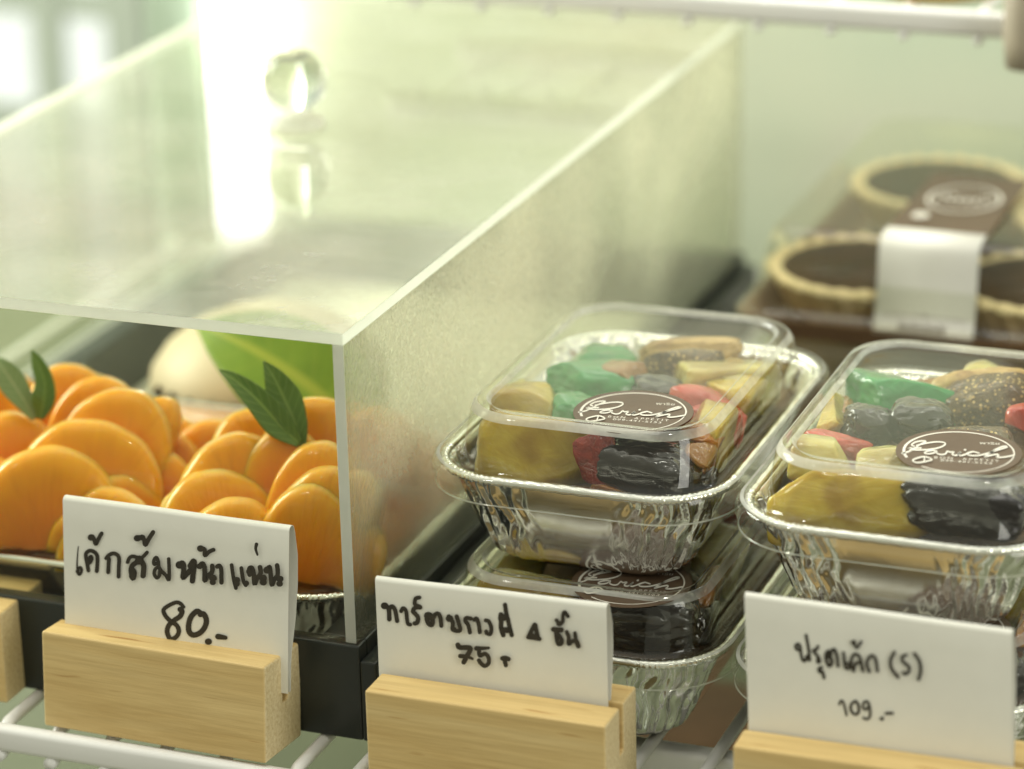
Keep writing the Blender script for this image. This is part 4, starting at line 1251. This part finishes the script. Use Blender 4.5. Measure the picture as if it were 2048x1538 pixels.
def price_card(TL, TR, BL, plane_p, plane_n, label, strokes, depth, flap, curl=.0):
    n_ = Vector(plane_n).normalized()
    tl, tr_, bl_ = (onplane(*q, plane_p, plane_n) for q in (TL, TR, BL))
    ex = tr_ - tl; up = (tl - bl_); up = up - ex * (up.dot(ex) / ex.dot(ex)) * .0
    bl_ = tl - up * 1.22                     # runs on down into the slot
    up = tl - bl_; H = up.length; uh = up.normalized(); W_ = ex.length; eh = ex.normalized()
    bk = -n_
    t = thing('price_card', bl_ + ex * .5 + bk * .1, label, 'price card', 'folded paper price cards')
    # profile (back offset, height): front sheet up, fold, back sheet down into the slot, folded flap
    prof = [(0, 0)] + [(0.0, H * k / 6) for k in range(1, 6)] + [(.0, H - .12)]
    for k in range(1, 8):
        a = math.pi * k / 8
        prof.append((depth * .5 * (1 - math.cos(a)) * .5, H - .12 + .12 * math.sin(a)))
    prof += [(depth * .62, H - .25), (depth * .95, H * .80), (depth, H * .62), (depth * .8, H * .42), (.14, H * .16), (.12, .06), (.15, 0.0), (.19, .06), (.2, H * .16), (.2 + flap * .5, H * .30), (.2 + flap, H * .30 + .25)]
    V, F = [], []
    nx = 24
    for (b_, h_) in prof:
        for i in range(nx + 1):
            s = i / nx
            cw = curl * math.sin(math.pi * s) * (h_ / H) ** 2
            V.append(bl_ + eh * (W_ * s) + uh * h_ + bk * (b_ + cw + .015 * math.sin(9 * s + h_)))
    for r in range(len(prof) - 1):
        for i in range(nx):
            F.append((r * (nx + 1) + i, r * (nx + 1) + i + 1, (r + 1) * (nx + 1) + i + 1, (r + 1) * (nx + 1) + i))
    o = mesh('sheet', V, F, 'paper', t)
    md = o.modifiers.new('thick', 'SOLIDIFY'); md.thickness = .014 * S; md.offset = 0; es = o.modifiers.new('crisp', 'EDGE_SPLIT'); es.split_angle = math.radians(40)
    # handwriting
    VV, FF = [], []
    for (scale, ox, oy, sts) in strokes:
        def to3(a, b, h):
            q = onplane(ox + a / scale, oy + b / scale, plane_p, plane_n)
            s = (q - bl_).dot(eh) / W_; hh = (q - bl_).dot(uh)
            cw = curl * math.sin(math.pi * min(1, max(0, s))) * (hh / H) ** 2
            return q - bk * (.018 + h - cw - .015 * math.sin(9 * s + hh))
        v, f = pen(sts, to3, .004)
        o2 = len(VV); VV += v; FF += [tuple(i + o2 for i in q) for q in f]
    mesh('handwriting', VV, FF, 'ink', t, smooth=False)
    return t


def blob(x, y, w_): return (w_, [(x - w_ * .08, y), (x + w_ * .08, y)])


c1a = [(26, [(152, 445), (140, 560), (130, 700), (128, 800), (130, 890)], (.5, 1.2)), (46, [(128, 870), (165, 925), (200, 880), (205, 830), (182, 802), (150, 830), (140, 880)]),
       (60, [(325, 855), (305, 740), (282, 600), (300, 545), (360, 515), (430, 540), (475, 600), (480, 720), (468, 865)]), (56, [(330, 740), (345, 650), (375, 612), (385, 660), (358, 715)]),
       blob(380, 288, 100), (62, [(385, 270), (425, 310), (455, 400), (490, 340), (530, 260), (555, 220)]),
       (62, [(670, 880), (675, 760), (682, 650)]), (60, [(637, 640), (680, 590), (760, 558), (830, 590), (855, 660), (850, 800), (848, 955)]),
       (58, [(1000, 708), (1030, 640), (1080, 610), (1160, 628), (1220, 650), (1270, 608), (1328, 545)]), (84, [(1200, 640), (1240, 700), (1275, 780), (1265, 940)]), (80, [(1200, 690), (1110, 740), (1068, 800), (1065, 880), (1095, 985), (1118, 900), (1105, 850)]),
       blob(1190, 690, 110), blob(1095, 940, 105), blob(1170, 298, 100), blob(1250, 285, 90), (70, [(1200, 280), (1280, 310), (1308, 410), (1365, 310), (1440, 195)]),
       (58, [(1508, 720), (1465, 740), (1452, 700), (1470, 645), (1500, 628), (1528, 690), (1540, 780), (1580, 850), (1660, 930), (1710, 1005), (1715, 850), (1708, 650)]), (56, [(1540, 780), (1482, 820), (1462, 900), (1508, 970), (1552, 925), (1560, 830)])]
c1b = [blob(85, 595, 118), (80, [(70, 600), (120, 560), (150, 590), (150, 700), (140, 812), (220, 730), (300, 640)]), (84, [(262, 610), (325, 522), (332, 600), (315, 740), (302, 865)]), blob(290, 600, 105),
       blob(450, 308, 100), (64, [(480, 300), (522, 330), (522, 425), (600, 360), (672, 328)]),
       blob(432, 612, 85), (76, [(432, 612), (480, 562), (515, 620), (520, 750), (520, 855), (570, 770), (620, 745), (652, 680), (652, 602)]), blob(665, 810, 108), blob(662, 880, 88),
       (70, [(742, 610), (778, 596), (808, 650), (812, 780), (812, 882)]),
       (60, [(990, 582), (1005, 700), (1030, 850), (1062, 975)]), blob(1080, 835, 95), blob(1072, 900, 98), (62, [(1160, 632), (1175, 750), (1200, 860), (1235, 922)]), blob(1240, 890, 88),
       blob(1310, 690, 108), (74, [(1305, 740), (1300, 640), (1345, 630), (1375, 740), (1390, 900), (1430, 800), (1482, 740), (1492, 680), (1480, 614)]), blob(1535, 800, 108), blob(1540, 870, 98),
       (56, [(1422, 222), (1410, 300), (1440, 400)], (1, .6)), blob(1612, 660, 112), (72, [(1610, 650), (1650, 610), (1672, 780), (1690, 912), (1730, 820), (1782, 750), (1785, 660), (1775, 580)]), blob(1825, 810, 100), blob(1823, 890, 92)]
c1c = [(104, [(765, 270), (695, 190), (600, 165), (480, 210), (350, 290), (315, 360), (370, 480), (480, 590), (610, 680), (665, 800), (620, 930), (490, 1000), (420, 900), (402, 800), (440, 680), (560, 570), (690, 480), (732, 372), (690, 322)], (.75, 1.05)),
       (112, [(1150, 440), (1225, 430), (1285, 560), (1255, 720), (1140, 860), (990, 905), (900, 830), (885, 680), (930, 510), (1010, 410), (1085, 368), (1180, 430)]), blob(1336, 1055, 128), (118, [(1555, 940), (1640, 952), (1725, 965)], (1.0, .75))]
n1 = (0, -math.cos(math.radians(5)), math.sin(math.radians(5)))
price_card((126, 993), (578, 1055), (130, 1260), (-5, -1.22, 2.9), n1, 'folded white card reading 80 in black marker, leftmost card', [(8.533, 140, 1040, c1a), (8.533, 350, 1060, c1b), (11.378, 300, 1190, c1c)], .62, .16)
c2a = [blob(170, 265, 105), (70, [(190, 262), (240, 320), (250, 495)]), (66, [(240, 330), (295, 272), (348, 330), (385, 522)]), (60, [(455, 352), (492, 300), (540, 350), (555, 480), (572, 565), (612, 582)]),
       (68, [(785, 285), (700, 290), (660, 350), (700, 395), (748, 460), (732, 545), (690, 560)]), (62, [(772, 115), (712, 130), (692, 190), (702, 240), (780, 270)]),
       blob(925, 425, 120), (74, [(930, 410), (900, 470), (930, 555), (985, 580), (1000, 500), (962, 430)]), (66, [(1000, 440), (1080, 385), (1128, 440), (1150, 595)]), blob(1010, 440, 85),
       blob(1290, 470, 105), (66, [(1278, 430), (1310, 480), (1348, 540), (1350, 655), (1470, 672), (1445, 540), (1412, 432)]), blob(1360, 650, 80),
       (66, [(1655, 470), (1575, 462), (1562, 510), (1610, 580), (1640, 705)]), (66, [(1712, 490), (1752, 472), (1790, 570), (1808, 700)]), (64, [(1908, 500), (1960, 520), (2002, 620), (1990, 730), (1930, 720), (1918, 688)]),
       (78, [(1440, 912), (1470, 955), (1640, 962), (1640, 1020), (1590, 1110), (1542, 1205)]), (70, [(1482, 1100), (1600, 1112), (1690, 1148)], (1, .6)), (76, [(1965, 965), (1850, 970), (1758, 970)], (.6, 1)), (66, [(1800, 980), (1816, 1092), (1900, 1062), (1962, 1120), (1966, 1220), (1900, 1268), (1832, 1220), (1802, 1172)])]
c2b = [(74, [(358, 330), (350, 400), (362, 450), (362, 560), (400, 680)]), (66, [(430, 162), (450, 300), (480, 420), (512, 560), (545, 682)]), blob(400, 380, 110), (80, [(390, 600), (500, 600)]), blob(440, 590, 90),
       (66, [(842, 690), (940, 500), (962, 560), (1000, 738)]), (68, [(830, 712), (920, 722), (1025, 740)]), (60, [(890, 670), (960, 690)]),
       (84, [(1268, 572), (1330, 580), (1402, 580)]), (66, [(1310, 600), (1320, 720), (1350, 822), (1402, 810), (1402, 740), (1350, 660)]), (60, [(1320, 412), (1380, 482), (1430, 430), (1432, 330), (1462, 272), (1520, 345)]), blob(1370, 470, 85),
       (64, [(1500, 612), (1530, 700), (1530, 820), (1600, 762), (1652, 760), (1640, 632)]), (80, [(1665, 770), (1698, 850)]),
       (74, [(402, 1062), (450, 1058), (505, 1075)]), (68, [(442, 1110), (462, 1178)])]
price_card((750, 1155), (1213, 1210), (758, 1348), (5, -1.12, 2.9), (0, -.9986, .052), 'folded white card reading 75 in black marker, middle card', [(8.533, 750, 1180, c2a), (8.533, 960, 1190, c2b)], .5, .24)
c3a = [(40, [(150, 290), (100, 270), (90, 222), (125, 196), (155, 240), (165, 330), (190, 430), (230, 442), (255, 370), (292, 442), (290, 380), (270, 230), (240, 70)]), (40, [(415, 232), (395, 275), (345, 292), (380, 340), (430, 400), (440, 460), (410, 460), (410, 412)]),
       (42, [(470, 540), (430, 560), (440, 602), (480, 600), (505, 690)]), (42, [(560, 400), (592, 380), (600, 330), (562, 302), (530, 360), (540, 450), (585, 522), (620, 460), (602, 400)]), blob(560, 360, 80), (42, [(600, 322), (650, 272), (690, 360), (710, 520)]),
       (40, [(790, 322), (800, 430), (820, 540), (870, 550), (872, 490), (830, 480)]), (42, [(940, 590), (902, 500), (912, 400), (960, 342), (1020, 380), (1050, 480), (1074, 588)]), (42, [(940, 560), (970, 480), (1040, 462)]), blob(935, 172, 66), (38, [(940, 182), (985, 250), (1050, 162)]),
       (44, [(1168, 598), (1132, 480), (1160, 402), (1210, 362), (1260, 420), (1288, 588)]), (46, [(1535, 312), (1480, 430), (1492, 550), (1588, 680)]), (44, [(1708, 352), (1652, 380), (1660, 450), (1740, 512), (1750, 590), (1700, 632), (1668, 612)]), (48, [(1830, 332), (1900, 440), (1920, 580), (1890, 708)])]
c3b = [(62, [(282, 408), (330, 302), (400, 342), (450, 522), (494, 718)]), (72, [(740, 312), (642, 400), (612, 520), (672, 650), (780, 698), (850, 620), (842, 430), (772, 322), (732, 312)]),
       (62, [(1150, 372), (1070, 312), (992, 372), (982, 500), (1050, 560), (1130, 502), (1150, 402), (1182, 560), (1184, 740), (1120, 828), (1040, 828), (988, 792)]), blob(1532, 822, 105), (80, [(1655, 670), (1838, 665)])]
price_card((1489, 1187), (2024, 1263), (1497, 1452), (15, -1.3, 2.9), (.02, -.9976, .07), 'folded white card reading 109 in thin black pen, rightmost card', [(7.314, 1580, 1260, c3a), (14.63, 1660, 1380, c3b)], .5, .12)
